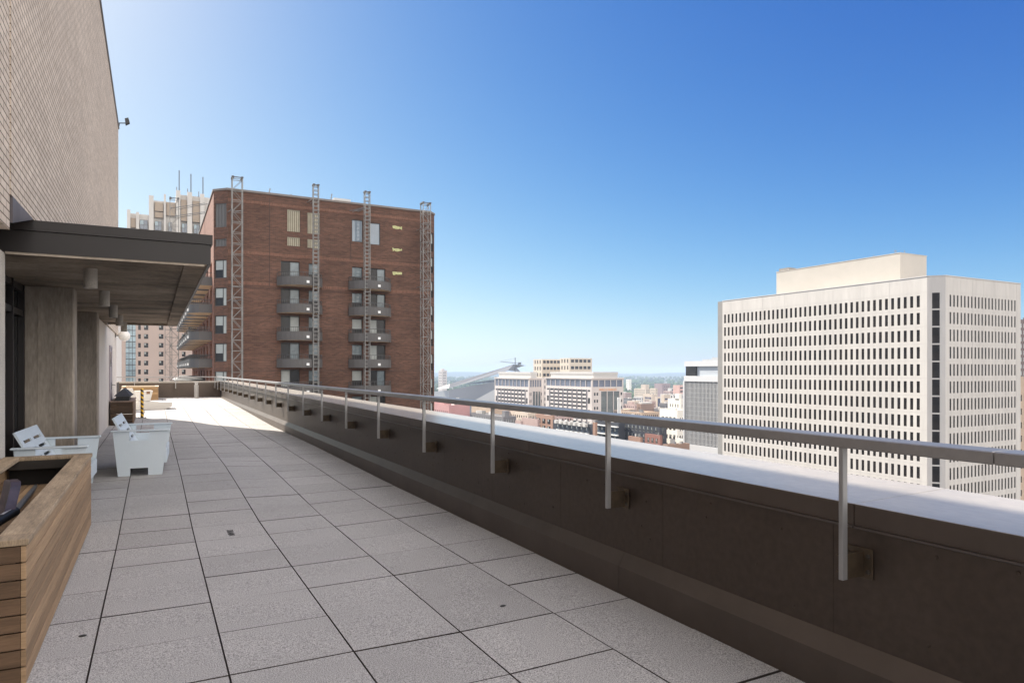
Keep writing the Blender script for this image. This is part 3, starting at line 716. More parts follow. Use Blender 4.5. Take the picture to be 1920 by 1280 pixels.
    for k in range(8):
        v = 622 + 14 * k; tw.one('S', at_y(229, HY, 300).x - tw.b[0], at_y(230.2, HY, 300).x - tw.b[0], at_y(229, v + 5, 300).z, at_y(229, v, 300).z)
    tw.finish(mat('white_render', (.8, .79, .77), .8, var=.04))
stone_tower()
def dark_roof():
    Y = 92; X = lambda u: at_y(u, HY, Y).x; z = lambda v: at_y(360, v, Y).z
    root = thing('low_roof_pavilion', 'low dark hipped roof just beyond the far end of the terrace', 'building', (X(355), Y + 6, GZ))
    b = MB(); b.box((X(330), Y, GZ), (X(399), Y + 14, z(713))); b.build('wall', mat('pavilion_wall', (.3, .26, .23), .9, var=.1), root)
    r = MB(); a0, a1, zz = X(328), X(401), z(712.6); r0, r1, zr = X(342), X(372), z(704.5)
    r.face([(a0, Y - .4, zz), (a1, Y - .4, zz), (r1, Y + 7, zr), (r0, Y + 7, zr)]); r.face([(a1, Y + 14, zz), (a0, Y + 14, zz), (r0, Y + 7, zr), (r1, Y + 7, zr)])
    r.face([(a0, Y + 14, zz), (a0, Y - .4, zz), (r0, Y + 7, zr)]); r.face([(a1, Y - .4, zz), (a1, Y + 14, zz), (r1, Y + 7, zr)])
    r.build('roof', mat('dark_shingle', (.07, .068, .065), .6, var=.5, scale=1.2, stretch=(1, .4, 1)), root)
dark_roof()

# --- angular stadium
def stadium():
    D = 900.0; P = lambda u, v, d=D: at_d(u, v, d)
    root = thing('stadium', 'huge angular grey stadium with a sharp sloping roof prow', 'stadium', (*P(900, HY, 980).xy, GZ))
    skin = mat('grey_zinc_panels', (.22, .235, .27), .55, var=.05, scale=.02); wht = mat('pale_stadium_panel', (.42, .43, .44), .6, var=.05, scale=.03); dk = mat('roof_edge_metal', (.19, .19, .20), .5, var=0)
    A = P(820, 729, 920); B = P(842, 722, 905); Cp = P(963, 683, 960); Dd = P(972, 696, 985); E_ = P(1040, 712, 1060)
    base = lambda p: Vector((p.x, p.y, GZ)); bk = lambda p, k=150: p + FW * k + RT * 20
    b = MB()
    fl = P(842, 731, 903); fr = P(1000, 702, 945)
    b.face([base(fl), base(fr), fr, fl], 0)                         # south flank
    b.face([base(bk(fl)), base(fl), fl, bk(fl)], 1)
    ab = P(806, 735, 935); b.face([base(ab), base(fl), fl + Vector((0, 0, -.2)), ab], 1)   # pale west front
    b.face([base(fr), base(bk(fr)), bk(fr), fr], 0)
    b.build('flank_wall', [skin, wht], root)
    r = MB()
    b1 = fl + FW * -3 + Vector((0, 0, 2.4)); b0 = P(818, 728.5, 918)
    ridge0 = P(843, 719.5, 910); tip = Cp
    r.face([b0, b1, ridge0], 0)
    r.face([b1, P(952, 694.5, 930), tip, ridge0], 0)                # long bright eave band
    r.face([P(952, 694.5, 930), P(976, 697, 985), tip], 0)
    r.face([ridge0, tip, bk(tip, 180), bk(ridge0, 180)], 1)
    r.build('roof_prow', [mat('prow_metal', (.15, .15, .155), .5, var=.04, scale=.02), wht], root)
    e = MB(); e.prism([(0, 0), (1, 0), (0, 1)], 2, 0, .1) if False else None
    g = MB(); g.face([P(868, 720, 902), P(990, 702.5, 925), P(990, 709, 925), P(900, 719, 904)], 0); g.build('clerestory', M_GLASS_B, root)
    s = MB(); s.face([P(886, 752, 890), P(930, 728.5, 900), P(934, 748, 899)], 0); s.face([P(886, 752, 890), P(934, 748, 899), P(934, 768, 899), P(900, 768, 890)], 0); s.build('stair_fold', wht, root)
stadium()
def crane():
    D = 960; P = lambda u, v: at_d(u, v, D)
    root = thing('tower_crane', 'small dark crane standing behind the stadium roof tip', 'crane', (*P(966, HY).xy, GZ))
    m_ = mat('crane_steel', (.12, .13, .15), .5, var=0)
    b = MB(); b.bar((*P(966, HY).xy, GZ), P(966, 670), .6); b.build('mast', m_, root)
    j = MB(); j.bar(P(938, 677.5), P(974, 681.5), .55); j.bar(P(940, 676.4), P(966, 672), .16); j.build('jib', m_, root)
    w_ = MB(); c = P(974, 681.5); w_.box((c.x - 1.5, c.y - 1.5, c.z - 1.6), (c.x + 2, c.y + 1.5, c.z + 1.8)); w_.build('counterweight', m_, root)
crane()

# --- twin office blocks with a taller pair behind
ST = mat('warm_limestone', (.56, .50, .46), .85, var=.06, scale=.08); ST2 = mat('buff_limestone', (.56, .48, .38), .85, var=.06, scale=.08); MBAND = mat('grey_blue_glass', (.12, .13, .17), .12, spec=.8, var=.3, scale=.1)
GG = (MBAND, M_FRAME, M_BLIND); GD = (M_GLASS_D, M_FRAME, M_BLIND)
def office_twin(label, ul, uc, ur, d, sign):
    x0, y0, x1, y1, zt = corner_box(ul, uc, ur, 710.5, d); t = Tower('office_block', label, 'building', x0, y0, x1, y1, zt)
    s = d / 600; Lw = y1 - y0; Ls = x1 - x0
    n = 9
    for i in range(n):
        p = (Lw - 2) / n; t.one('W', 1 + p * i + .3, 1 + p * (i + 1) - .3, zt - 7.0 * s, zt - .8 * s, 'plain', GG)
    p = (Ls - 2) / 5
    for i in range(5): t.one('S', 1 + p * i + .3, 1 + p * (i + 1) - .3, zt - 7.0 * s, zt - .8 * s, 'plain', GG)
    m_ = Lw * .10; dz = 3.55 * s
    for j in range(10):
        z1 = zt - (9.6 + 0) * s - j * dz
        for i in range(8):
            p = (Lw - 2 * m_) / 8; t.one('W', m_ + p * (i + .08), m_ + p * (i + .86), z1 - 1.7 * s, z1, 'plain', GD)
        if j % 3 != 1:
            for a in (m_ * .32, Lw - m_ * .78): t.one('W', a, a + m_ * .46, z1 - (1.6 if j % 3 == 0 else 4.4) * s, z1, 'plain', GD)
    cw = Ls * .2
    for k in range(3): t.one('S', Ls * .28 + k * cw + .35, Ls * .28 + (k + 1) * cw - .35, zt - 42 * s, zt - 11 * s, 'tall', (mat('green_grey_glass', (.13, .14, .13), .12, spec=.7, var=.4, scale=.12), M_FRAME, M_BLIND), 'curtain_wall', True)
    for j in range(5):
        z1 = zt - 12 * s - j * 6.2 * s; t.one('S', Ls * .07, Ls * .12, z1 - 2.6 * s, z1, 'plain', GD); t.one('S', Ls * .15, Ls * .2, z1 - 2.6 * s, z1, 'plain', GD); t.one('S', Ls * .91, Ls * .96, z1 - 2.6 * s, z1, 'plain', GD)
    t.finish(ST, dep=.5)
    # stone fins between window bays, slab bands and the set-back plant storey
    f = MB()
    for i in range(9):
        p = (Lw - 2 * m_) / 8; y = y1 - (m_ + p * i); f.box((x0 - .5, y - .35, zt - 46 * s), (x0 - .003, y + .35, zt - 9.2 * s))
    tag(f.build('facade_fin', mat('dark_fin', (.17, .155, .155), .6, var=0), t.root), kind='stuff')
    c = MB(); c.box((x0 - .7, y0 - .7, zt + .004), (x1 + .2, y1 + .2, zt + 1.0 * s)); c.build('cornice', ST, t.root)
    ph = MB(); ph.box((x0 + 3, y0 + 2, zt + 1.0 * s + .004), (x1 - 5 * s, y1 - 4, zt + 4.2 * s)); ph.box((x0 + 2.6, y0 + 1.6, zt + 4.2 * s + .004), (x1 - 4.6 * s, y1 - 3.6, zt + 6.3 * s)); ph.build('plant_storey', mat('ribbed_grey_panel', (.47, .45, .42), .8, var=.06, stretch=(.2, .2, 3)), t.root)
    if sign:
        cu = bpy.data.curves.new('sign', 'FONT'); cu.body = 'WELLS FARGO'; cu.size = 2.9 * s; cu.extrude = .12; cu.align_x = 'CENTER'
        tmp = bpy.data.objects.new('tmp', cu); COL.objects.link(tmp); dg = bpy.context.evaluated_depsgraph_get(); me = bpy.data.meshes.new_from_object(tmp.evaluated_get(dg)); bpy.data.objects.remove(tmp)
        me.materials.clear(); me.materials.append(mat('orange_letter', (.75, .33, .10), .6, var=0))
        o = bpy.data.objects.new('sign_lettering', me); COL.objects.link(o); o.parent = t.root; o.matrix_parent_inverse = Matrix.Translation(-ROOTS[t.root.name])
        o.location = (x0 + Ls * .5, y0 - .15, zt - 10.4 * s); o.rotation_euler = (R(90), 0, 0); o['label'] = 'small orange letters high on the shaded side'
    return t
tA = office_twin('stone and glass office block with a blank flat top storey, nearer the stadium', 927.5, 991.5, 1017, 640, False)
tB = office_twin('stone and glass office block with small orange lettering on its shaded side', 1023, 1109.5, 1169, 560, True)
x0, y0, x1, y1, zt = corner_box(1013, 1018, 1030, 708, 690)
t = Tower('link_block', 'narrow stone link between the two office blocks', 'building', x0, y0, x1, y1, zt); t.grid('S', 2, 9, zt - 2, 6, 3.2, .4, 1); t.finish(ST)
for k, (ul, uc, ur, vt, d, lb) in enumerate(((1000, 1016, 1052, 673, 800, 'taller buff block with notched parapet rising over the left office block'), (1050, 1068, 1110, 671, 770, 'taller buff block with notched parapet rising over the right office block'))):
    x0, y0, x1, y1, zt = corner_box(ul, uc, ur, vt, d); t = Tower('tall_block', lb, 'building', x0, y0, x1, y1, zt)
    t.grid('S', 5, 4, zt - 1.6, 7.6, 3.4, .78, 1.2, style='plain', mats=GD); t.grid('W', 3, 4, zt - 1.2, 7.6, 4.2, .45, 1.2, mats=GD)
    t.finish(ST2, dep=.6)

# --- the low city: one call per block
def wallm(name, c, rough=.88): return mat(name, c, rough, spec=.2, var=.09, scale=.12)
W_PINK = wallm('salmon_pink_render', (.46, .255, .245)); W_GREY = wallm('slate_grey_brick', (.17, .165, .17)); W_TAN = wallm('tan_brick', (.45, .34, .25)); W_BRN = wallm('brown_brick', (.26, .175, .135))
W_WHT = wallm('cream_white_render', (.74, .70, .62)); W_BEI = wallm('beige_stone', (.55, .46, .37)); W_RED = wallm('red_brick', (.25, .125, .10)); W_DK = wallm('dark_metal_panel', (.05, .052, .062), .6); W_ROS = wallm('rose_brick', (.42, .31, .28)); W_CON = wallm('pale_concrete', (.52, .50, .47)); W_NAVY = wallm('navy_glass_wall', (.06, .065, .11), .2); W_ORG = wallm('orange_brick', (.32, .20, .15))
R_LT = mat('pale_roof_membrane', (.52, .49, .45), .9, var=.15, scale=.06); R_TAN = mat('tan_roof', (.50, .40, .30), .9, var=.15, scale=.06)
def city(name, label, ul, uc, ur, vt, d, wall, west=None, south=None, roof=R_LT, zb=GZ, extra=(), cat='building'):
    x0, y0, x1, y1, zt = corner_box(ul, uc, ur, vt, d); t = Tower(name, label, cat, x0, y0, x1, y1, zt, zb)
    for side, g in (('W', west), ('S', south)):
        if g: t.grid(side, *g[:2], zt - g[2], *g[3:])
    t.finish(wall, roof, dep=.16)
    ru = random.Random(name + str(ul)); auto = []
    if d < 1000:
        for k in range(3): a = ru.uniform(.08, .75); b2 = ru.uniform(.08, .8); auto.append((a, b2, a + ru.uniform(.06, .16), b2 + ru.uniform(.04, .12), ru.uniform(.2, 1.3), ru.choice([W_CON, M_STEEL, W_GREY]), 'roof_unit'))
    for (a, b_, c, e, h, m_, nm) in list(extra) + (auto if not extra else auto[:1] if len(extra) < 3 else []):
        X, Y = x1 - x0, y1 - y0; t.block(nm, x0 + X * a, y0 + Y * b_, x0 + X * c, y0 + Y * e, zt - .896, zt + h, m_)
    return t
# grid spec: columns, rows, offset from the top, storey height, window height, width fraction, margin [, right margin, style]
city('pink_building', 'salmon pink block with tiny square windows below the stadium', 806, 842, 881, 759, 380, W_PINK, (9, 5, 3.5, 3.4, 1.5, .34, 1.5), None, extra=((.05, .3, .4, .7, 2.2, W_PINK, 'roof_room'), (.55, .1, .7, .3, 1.2, M_STEEL, 'roof_vent'), (.1, .75, .3, .9, 1.6, W_PINK, 'roof_room')))
city('grey_warehouse', 'long slate grey building with small pale windows and flat roof', 882, 944, 968, 781, 345, W_GREY, (18, 3, 1.4, 3.2, 1.5, .4, 1, 1, 'blinds', (M_BLIND, M_FRAME, M_BLIND)), (4, 3, 1.4, 3.2, 1.5, .35, 1, 1, 'blinds', (M_BLIND, M_FRAME, M_BLIND)), extra=((.1, .4, .3, .46, 1.6, W_CON, 'roof_unit'), (.3, .7, .5, .74, 1.4, M_STEEL, 'roof_unit'), (.4, .1, .75, .18, 2.6, W_GREY, 'stair_head'), (.2, .85, .6, .9, 1.2, W_CON, 'roof_unit')))
city('long_tan_hall', 'low hall with wide pale tan roof behind the slate grey building', 884, 925, 960, 764, 470, W_TAN, None, None, roof=R_TAN, extra=((.3, .3, .6, .5, 1.0, W_CON, 'roof_unit'),))
city('narrow_house', 'narrow grey pink house with one big window', 966, 976, 981, 789, 330, W_ROS, (1, 2, 2, 4.5, 2.4, .5, .6), None)
city('arched_building', 'low rose building with pairs of windows left of the dark apartments', 978, 1008, 1012, 786, 335, W_ROS, (6, 2, 3.5, 4.2, 2.2, .55, 1), None, roof=W_ROS)
def apartments():
    t = city('orange_apartments', 'orange brick apartment end with glass corner bays', 1004, 1036, 1040, 779, 330, W_ORG, (3, 4, 2.0, 3.4, 2.4, .62, 1, 1, 'cross'), None, extra=((.2, .2, .8, .5, 1.2, W_CON, 'roof_unit'),))
    t = city('dark_apartments', 'dark apartment block with stacks of white edged balconies', 1037, 1111, 1117, 795.5, 285, W_DK, (7, 6, 1.6, 3.3, 2.6, .46, 2.4, 2.4, 'cross', (M_GLASS_B, M_FRAME, M_BLIND)), None, roof=mat('white_roof', (.72, .70, .67), .8, var=.08), extra=[(.25, .06 + .15 * k, .6, .11 + .15 * k, .5, W_CON, 'roof_unit') for k in range(6)])
    x0, y0, x1, y1, zt, zb = t.b; n = 7; p = (y1 - y0 - 4.8) / n
    wm = mat('balcony_white_edge', (.68, .68, .66), .6, var=0)
    for i in range(n):
        for j in range(5):
            y = y1 - 2.4 - p * (i + .5) - p * .30; z = zt - 4.3 - 3.3 * j
            b = MB(); b.box((x0 - 1.3, y - .9, z), (x0 - .003, y + .9, z + .22)); b.box((x0 - 1.3, y - .9, z + .22), (x0 - 1.22, y + .9, z + .55)); b.build('balcony', wm, t.root)
    tg = MB()
    for i in range(n): y = y1 - 2.4 - p * (i + .5); tg.box((x0 - 1.5, y - .9, zt - 1.3), (x0 - .003, y + .9, zt + .1))
    tag(tg.build('canopy', W_CON, t.root), kind='stuff')
    city('brick_pier_building', 'slim red brick end wall right of the dark apartments', 1111.5, 1116, 1120, 792, 278, W_ORG, None, (1, 5, 3, 4, 2, .5, .4))
    t = city('glass_loft', 'glassy loft block with pale horizontal slabs under the handrail', 1117, 1160, 1172, 793, 292, W_DK, (5, 5, 2.4, 3.6, 2.7, .86, .5, .5, 'cross', (M_GLASS_B, M_FRAME, M_BLIND)), None)
    x0, y0, x1, y1, zt, zb = t.b
    for j in range(5): b = MB(); z = zt - 1.9 - 3.6 * j; b.box((x0 - 1.2, y0, z), (x0 - .003, y1, z + .35)); b.build('slab_edge', wm, t.root)
    t = city('black_loft', 'black panelled loft with light window frames above red brick', 1166, 1237, 1250, 795, 275, W_DK, (9, 6, 1.5, 3.3, 2.2, .5, 1, 1, 'cross', (M_GLASS_D, M_BLIND, M_BLIND)), (2, 6, 1.5, 3.3, 2.2, .5, 1, 1, 'cross', (M_GLASS_D, M_BLIND, M_BLIND)))
    t = city('red_brick_annex', 'red brick frontage with arched windows in front of the black loft', 1209, 1238, 1242, 816, 268, W_RED, (3, 3, 1.4, 3.3, 2.0, .5, 1, 1, 'cross', (M_GLASS_D, M_BLIND, M_BLIND)), None)
    t = city('orange_brick_annex', 'orange brick frontage left of the taller red brick one', 1178, 1201, 1205, 820, 272, W_ORG, (2, 3, 2.0, 3.3, 2.0, .5, 1, 1, 'cross', (M_GLASS_D, M_BLIND, M_BLIND)), None)
apartments()
city('white_corner_building', 'cream white building with wide grouped windows beside the glass tower', 1237, 1270, 1290, 769, 400, W_WHT, (4, 7, 4.2, 5.2, 2.5, .62, 1.0, 1.0, 'cross'), (3, 7, 4.4, 5.2, 2.6, .4, 1.5), roof=R_TAN)
city('cream_upper_building', 'tall cream building with small paired windows above the white corner one', 1252, 1276, 1284, 748, 520, W_WHT, (4, 4, 4, 5.4, 2.4, .35, 1.5), (2, 4, 4, 5.4, 2.4, .35, 1), extra=((0.0, .12, .6, .42, 4, W_WHT, 'stair_head'),))
city('small_white_house', 'small white house below the cream white building', 1266, 1284, 1288, 823, 300, W_WHT, (2, 2, 2.2, 3.4, 1.8, .4, 1, 1, 'cross'), None)
city('brown_corner_block', 'low brown brick block at the foot of the glass tower', 1243, 1252, 1293, 833.5, 250, W_BRN, None, (4, 2, 2.0, 3.6, 1.5, .18, 1.5), roof=R_LT)
city('brown_cube_block', 'windowless brown brick cube among low tan roofs', 1194, 1202, 1226, 757, 620, W_BRN, (2, 3, 3, 4, 2, .4, 1), None, roof=R_LT, extra=((.1, .1, .9, .9, 1.4, W_CON, 'roof_room'),))
city('long_low_parking', 'long low tan building with a dotted parapet behind the handrail', 1150, 1203, 1236, 773, 520, W_TAN, (14, 1, 1.2, 4, 1.0, .4, 1), (8, 1, 2, 4, 2, .5, 1), roof=R_TAN)
city('rose_low_roofs', 'low rose brick sheds with stepped roofs beside the grey block', 1166, 1190, 1200, 759, 720, W_ROS, (6, 2, 1.5, 4, 1.6, .4, 1), (3, 2, 1.5, 4, 1.6, .4, 1), extra=((.2, .3, .7, .6, 3, W_ROS, 'roof_room'),))
city('grey_terrace_block', 'dark grey block with rows of tiny windows by the woodland edge', 1163, 1180, 1192, 747, 900, W_GREY, (8, 3, 2, 4.2, 1.8, .4, 1, 1, 'plain', (M_BLIND, M_FRAME, M_BLIND)), (5, 3, 2, 4.2, 1.8, .4, 1, 1, 'plain', (M_BLIND, M_FRAME, M_BLIND)))
city('beige_stepped_block', 'beige stepped apartment block before the woodland', 1189, 1211, 1219, 729, 1350, W_BEI, (9, 6, 2, 4.4, 2, .42, 2), (4, 6, 2, 4.4, 2, .42, 1), extra=((.1, .05, .95, .45, 8.5, W_BEI, 'upper_storey'),))
city('beige_small_block', 'small beige block right of the stepped apartment block', 1219, 1229, 1233, 728, 1400, W_BEI, (6, 5, 3, 5, 2.2, .4, 2), (3, 5, 3, 5, 2.2, .4, 1))
city('plum_brick_block', 'plum brick tower with blank shaded side before the woodland', 1227, 1242, 1257, 719, 1500, wallm('plum_brick', (.30, .22, .22)), None, (3, 2, 5, 8, 3, .2, 4))
city('blue_glass_slab', 'low dark blue glass slab right of the plum brick tower', 1252, 1258, 1275, 727.5, 1250, W_CON, None, (3, 1, 2, 6, 6, .9, 2, 1, 'plain', (W_NAVY, M_FRAME, M_BLIND)))
city('striped_parking_block', 'pink banded block touching the glass tower edge', 1262, 1274, 1290, 722, 1000, wallm('pink_concrete', (.55, .36, .31)), None, (1, 4, 3, 5.2, 2, .9, .5))
city('white_far_tower', 'lone white tower standing in the hazy woodland', 1174, 1179, 1184, 711, 2300, W_WHT, (2, 5, 4, 6, 2.5, .4, 2), None)
city('tan_slab_block', 'tall tan slab with blank side between two navy glass fronts', 1206, 1223, 1232, 739, 950, W_BEI, (5, 4, 4, 4.5, 3.2, .8, 3, 2, 'plain', (W_NAVY, M_FRAME, M_BLIND)), None)
city('navy_glass_block', 'navy glass fronted block right of the tan slab', 1228, 1232, 1243, 744, 900, W_BEI, None, (1, 1, 2, 9, 13, .85, .5, .5, 'plain', (W_NAVY, M_FRAME, M_BLIND)))
city('banded_office', 'yellowish office with dark ribbon windows left of the cream building', 1240, 1245, 1257, 740, 780, W_BEI, None, (1, 4, 4, 3.8, 1.9, .8, .5, .5, 'plain', (W_NAVY, M_FRAME, M_BLIND)))
city('long_grey_block', 'grey block with dark ribbon windows behind the brown cube', 1188, 1203, 1222, 744, 1000, W_CON, (5, 2, 2, 4, 2, .8, 1, 1, 'plain', (W_NAVY, M_FRAME, M_BLIND)), (4, 2, 2, 4, 2, .8, 1, 1, 'plain', (W_NAVY, M_FRAME, M_BLIND)))
city('pale_hall', 'pale stone hall with bay windows behind the banded office', 1238, 1262, 1284, 739, 860, W_CON, (6, 2, 2, 4.4, 2.4, .5, 1), (5, 2, 2, 4.4, 2.4, .5, 1), roof=R_TAN)
city('lone_left_tower', 'pale grey tower far left of the stadium beside the brick building', 822, 829, 838, 694, 1500, wallm('pale_pink_concrete', (.50, .46, .44)), (3, 6, 4, 6, 3, .4, 2), (3, 6, 4, 6, 3, .4, 2), extra=((.3, .3, .75, .8, 3.5, wallm('pale_pink_concrete', (.50, .46, .44)), 'plant_storey'),))
rfill = random.Random(21)
for k, (ul, uc, ur, vt, d, m_, lb) in enumerate((
    (842, 870, 900, 742, 1150, W_CON, 'low pale concrete hall at the stadium foot, left end'),
    (1115, 1150, 1190, 768, 640, W_BEI, 'low beige block directly below the office lettering'),
    (1242, 1262, 1284, 786, 440, W_TAN, 'tan brick block half hidden by the cream white building'),
    (1195, 1215, 1240, 789, 400, W_BRN, 'brown block with flat roof just under the handrail'),
    (1010, 1040, 1075, 770, 470, W_ROS, 'rose block at the foot of the stone office blocks'),
    (955, 990, 1015, 774, 450, W_BEI, 'beige low block between grey building and office block'),
    (1160, 1172, 1184, 736, 1250, W_ROS, 'rose block at the woodland edge right of the office lettering'),
    (1176, 1190, 1200, 752, 860, W_BEI, 'beige block between the dark grey block and the navy fronted slab'),
    (1210, 1220, 1230, 752, 800, W_ROS, 'rose brick block just left of the navy glass fronted block'),
    (1218, 1236, 1250, 766, 620, W_CON, 'pale block standing right of the brown cube'),
    (1244, 1256, 1268, 733, 1150, W_ROS, 'rose block under the low dark blue glass slab'),
    (1236, 1248, 1262, 756, 640, W_GREY, 'slate block under the yellowish ribbon window office'),
    (1172, 1186, 1202, 781, 440, W_ROS, 'rose low building showing just above the handrail'),
    (846, 858, 872, 748, 820, W_GREY, 'slate shed roof below the pale stadium front'),
    (900, 915, 932, 756, 620, W_CON, 'pale low block before the stadium flank'))):
    city('low_block', lb, ul, uc, ur, vt, d, m_, (8, 3, 2, 3.6, 1.8, .45, 1), (6, 3, 2, 3.6, 1.8, .45, 1), roof=R_TAN if k % 2 else R_LT, extra=((.2, .3, .5, .45, 1.5, W_CON, 'roof_unit'),))
def chimney():
    p = at_d(1161, 745, 385); root = MB(); root.lathe((p.x, p.y, GZ), [(1.15, 0), (.95, p.z - GZ - 1.5), (1.1, p.z - GZ - 1.5), (1.1, p.z - GZ), (.7, p.z - GZ), (.7, p.z - GZ - 1)], 12)
    tag(root.build('chimney_stack', mat('white_chimney', (.72, .70, .66), .8, var=.06), smooth=True), 'slim white chimney stack rising in front of the office block', 'chimney')
chimney()
def glass_tower():
    x0 = 200.0; r1, r0 = ray(1285), ray(1372)
    Y1 = x0 * r1.y / r1.x; Y0 = x0 * r0.y / r0.x; d1 = x0 / r1.x; zt = at_d(1285, 677, d1).z; zb2 = at_d(1288, 831, d1).z
    root = thing('glass_tower', 'glass office tower with white vertical fins left of the white tower', 'building', (x0 + 15, (Y0 + Y1) / 2, GZ))
    wm = mat('white_fin_metal', (.56, .56, .56), .5, var=.03)
    b = MB(); b.box((x0, Y0, zb2), (x0 + 30, Y1, zt - 8.5)); b.build('curtain_wall', mat('smoky_glass', (.06, .065, .07), .1, spec=.9, var=.55, scale=.08), root)
    f = MB(); n = 34
    for k in range(n): y = Y0 + (Y1 - Y0) * (k + .5) / n; f.box((x0 - .22, y - .09, zb2 + .2), (x0 - .003, y + .09, zt - 8.5))
    tag(f.build('facade_fin', wm, root), kind='stuff')
    sl = MB()
    for k in range(14): z = zb2 + (zt - 8.5 - zb2) * (k + .5) / 14; sl.box((x0 - .12, Y0, z - .12), (x0 - .004, Y1, z + .12))
    tag(sl.build('spandrel', mat('grey_spandrel', (.28, .28, .28), .4, var=0), root), kind='stuff')
    c = MB(); c.box((x0 - .6, Y0, zt - 8.496), (x0 + 30, Y1 + .3, zt - 6.2)); c.box((x0 - .3, Y0, zt - 2.2), (x0 + 30, Y1 + .3, zt)); c.box((x0 - .6, Y1, zb2), (x0 + 1, Y1 + .8, zt - 8.5)); c.box((x0 - .6, Y0, zb2 - 3.2), (x0 + 30, Y1 + .3, zb2 - .003)); c.build('cornice', wm, root)
    g = MB(); g.box((x0 + .6, Y0, zt - 6.196), (x0 + 29, Y1 - .2, zt - 2.204)); g.build('top_storey', mat('pale_louvre', (.42, .45, .48), .5, var=.3, scale=.3, stretch=(.1, .1, 6)), root)
    p2 = MB(); p2.box((x0 - .05, Y1 - 6.5, zt - 6.19), (x0 + .598, Y1 - .3, zt - 2.21)); p2.build('dark_louvre', M_GLASS_D, root)
    ph = MB(); ph.box((x0 + 2, Y0, zt + .004), (x0 + 22, Y1 - 8, zt + .7)); ph.box((x0 + 5, Y1 - 17, zt + .704), (x0 + 12, Y1 - 10.5, zt + 1.5)); ph.build('plant_storey', mat('plant_panel', (.36, .37, .38), .6, var=.1, stretch=(.2, .2, 4)), root)
    L_ = Y1 - Y0; k = 0; y = Y1
    while y > Y0:
        q = MB(); q.box((x0 - .5, y - .9, GZ), (x0 + 1.2, y, zb2 - 3.204)); q.build('column', wm, root); y -= L_ / 9.0
    e = MB(); e.box((x0 + 2.5, Y0, GZ), (x0 + 29, Y1 - .5, zb2 - 3.204)); e.build('lobby_glass', M_GLASS_B, root)
glass_tower()
city('dark_brown_tower', 'dark brown tower at the right picture edge behind the white tower', 1895, 1904, 1990, 598, 330, wallm('dark_brown_tower', (.16, .12, .11)), None, (14, 14, 2, 3.3, 2, .5, .5, .5, 'plain', (M_BLIND, M_FRAME, M_BLIND)))
city('tan_right_building', 'tan masonry building at the right edge below the dark brown tower', 1895, 1903, 2010, 706, 260, W_TAN, None, (16, 12, 7, 5.2, 2.4, .34, .5, .5, 'framed'))

# ================================================================== TERRACE
def deck_z(x, y):
    T = [(-.9, [(0, -1.51), (4, -1.515), (7.0, -1.545), (9.75, -1.49), (11.2, -1.46), (14, -1.46), (19, -1.46), (25, -1.42), (36, -1.30)]),
         (.95, [(0, -1.51), (3, -1.51), (5.2, -1.53), (7.3, -1.552), (9.75, -1.476), (11.2, -1.446), (13.2, -1.456), (18.7, -1.474), (21, -1.448), (36, -1.28)]),
         (1.58, [(0, -1.51), (5, -1.525), (7.5, -1.545), (10.5, -1.49), (14.2, -1.463), (20.5, -1.482), (25.7, -1.38), (36, -1.29)]),
         (2.84, [(0, -1.505), (9, -1.51), (14, -1.48), (19, -1.485), (27, -1.37), (36, -1.29)])]
    def ev(p):
        if y <= p[0][0]: return p[0][1]
        for (a, b), (c, d) in zip(p, p[1:]):
            if y <= c: return b + (d - b) * (y - a) / (c - a)
        return p[-1][1]
    if x <= T[0][0]: return ev(T[0][1])
    for (a, p), (c, q) in zip(T, T[1:]):
        if x <= c: t = (x - a) / (c - a); return ev(p) * (1 - t) + ev(q) * t
    return ev(T[-1][1])
PX = [-2.163, -1.54, -.917, -.292, .331, .955, 1.579, 2.211, 2.836]
PV = mat('concrete_paver', (.395, .375, .356), .85, spec=.35, var=.08, scale=.9, fine=.66, fscale=165, bump=.5, bscale=190, tone=True)
def make_deck():
    g = MB(); rr = random.Random(4); pitch = .6245; y = 3.66 - pitch * 14; jl, jc = .0026, .0027; tops = []
    while y < 36.0:
        for a, b in zip(PX, PX[1:]):
            if a < -1.6 and y < 8: pass
            off = rr.gauss(0, .004); x0, x1 = a + jl, b - jl; y0, y1 = y + off + jc, min(y + pitch + off - jc, 36.0); g.tone = rr.gauss(1, .035)
            c = .0023; dz = rr.gauss(0, .0008); zz = [deck_z(px, py) + dz + rr.gauss(0, .0006) for px, py in ((x0, y0), (x1, y0), (x1, y1), (x0, y1))]
            lo = [(x0, y0, zz[0] - .05), (x1, y0, zz[1] - .05), (x1, y1, zz[2] - .05), (x0, y1, zz[3] - .05)]
            mid = [(p[0], p[1], z - c * .6) for p, z in zip(lo, zz)]; tp = [(x0 + c, y0 + c, zz[0]), (x1 - c, y0 + c, zz[1]), (x1 - c, y1 - c, zz[2]), (x0 + c, y1 - c, zz[3])]
            i = len(g.v); g.v += lo + mid + tp
            for k in range(4):
                k2 = (k + 1) % 4
                g.f += [(i + k, i + k2, i + 4 + k2, i + 4 + k), (i + 4 + k, i + 4 + k2, i + 8 + k2, i + 8 + k)]; g.m += [1, 1]; g.t += [g.tone] * 2
            g.f.append((i + 8, i + 9, i + 10, i + 11)); g.m.append(0); g.t.append(g.tone)
        y += pitch
    struct('terrace_floor', g, [PV, mat('grimy_paver_edge', (.060, .050, .044), .95, spec=.1, var=.35, scale=9, detail=3)])
    s = MB(); 
    for y0 in range(-6, 36, 2):
        for a, b in ((-2.2, .3), (.3, 2.84)):
            s.face([(a, y0, deck_z(a, y0) - .2), (b, y0, deck_z(b, y0) - .2), (b, y0 + 2, deck_z(b, y0 + 2) - .2), (a, y0 + 2, deck_z(a, y0 + 2) - .2)])
    struct('roof_membrane', s, mat('black_membrane', (.012, .011, .011), .9, var=0))
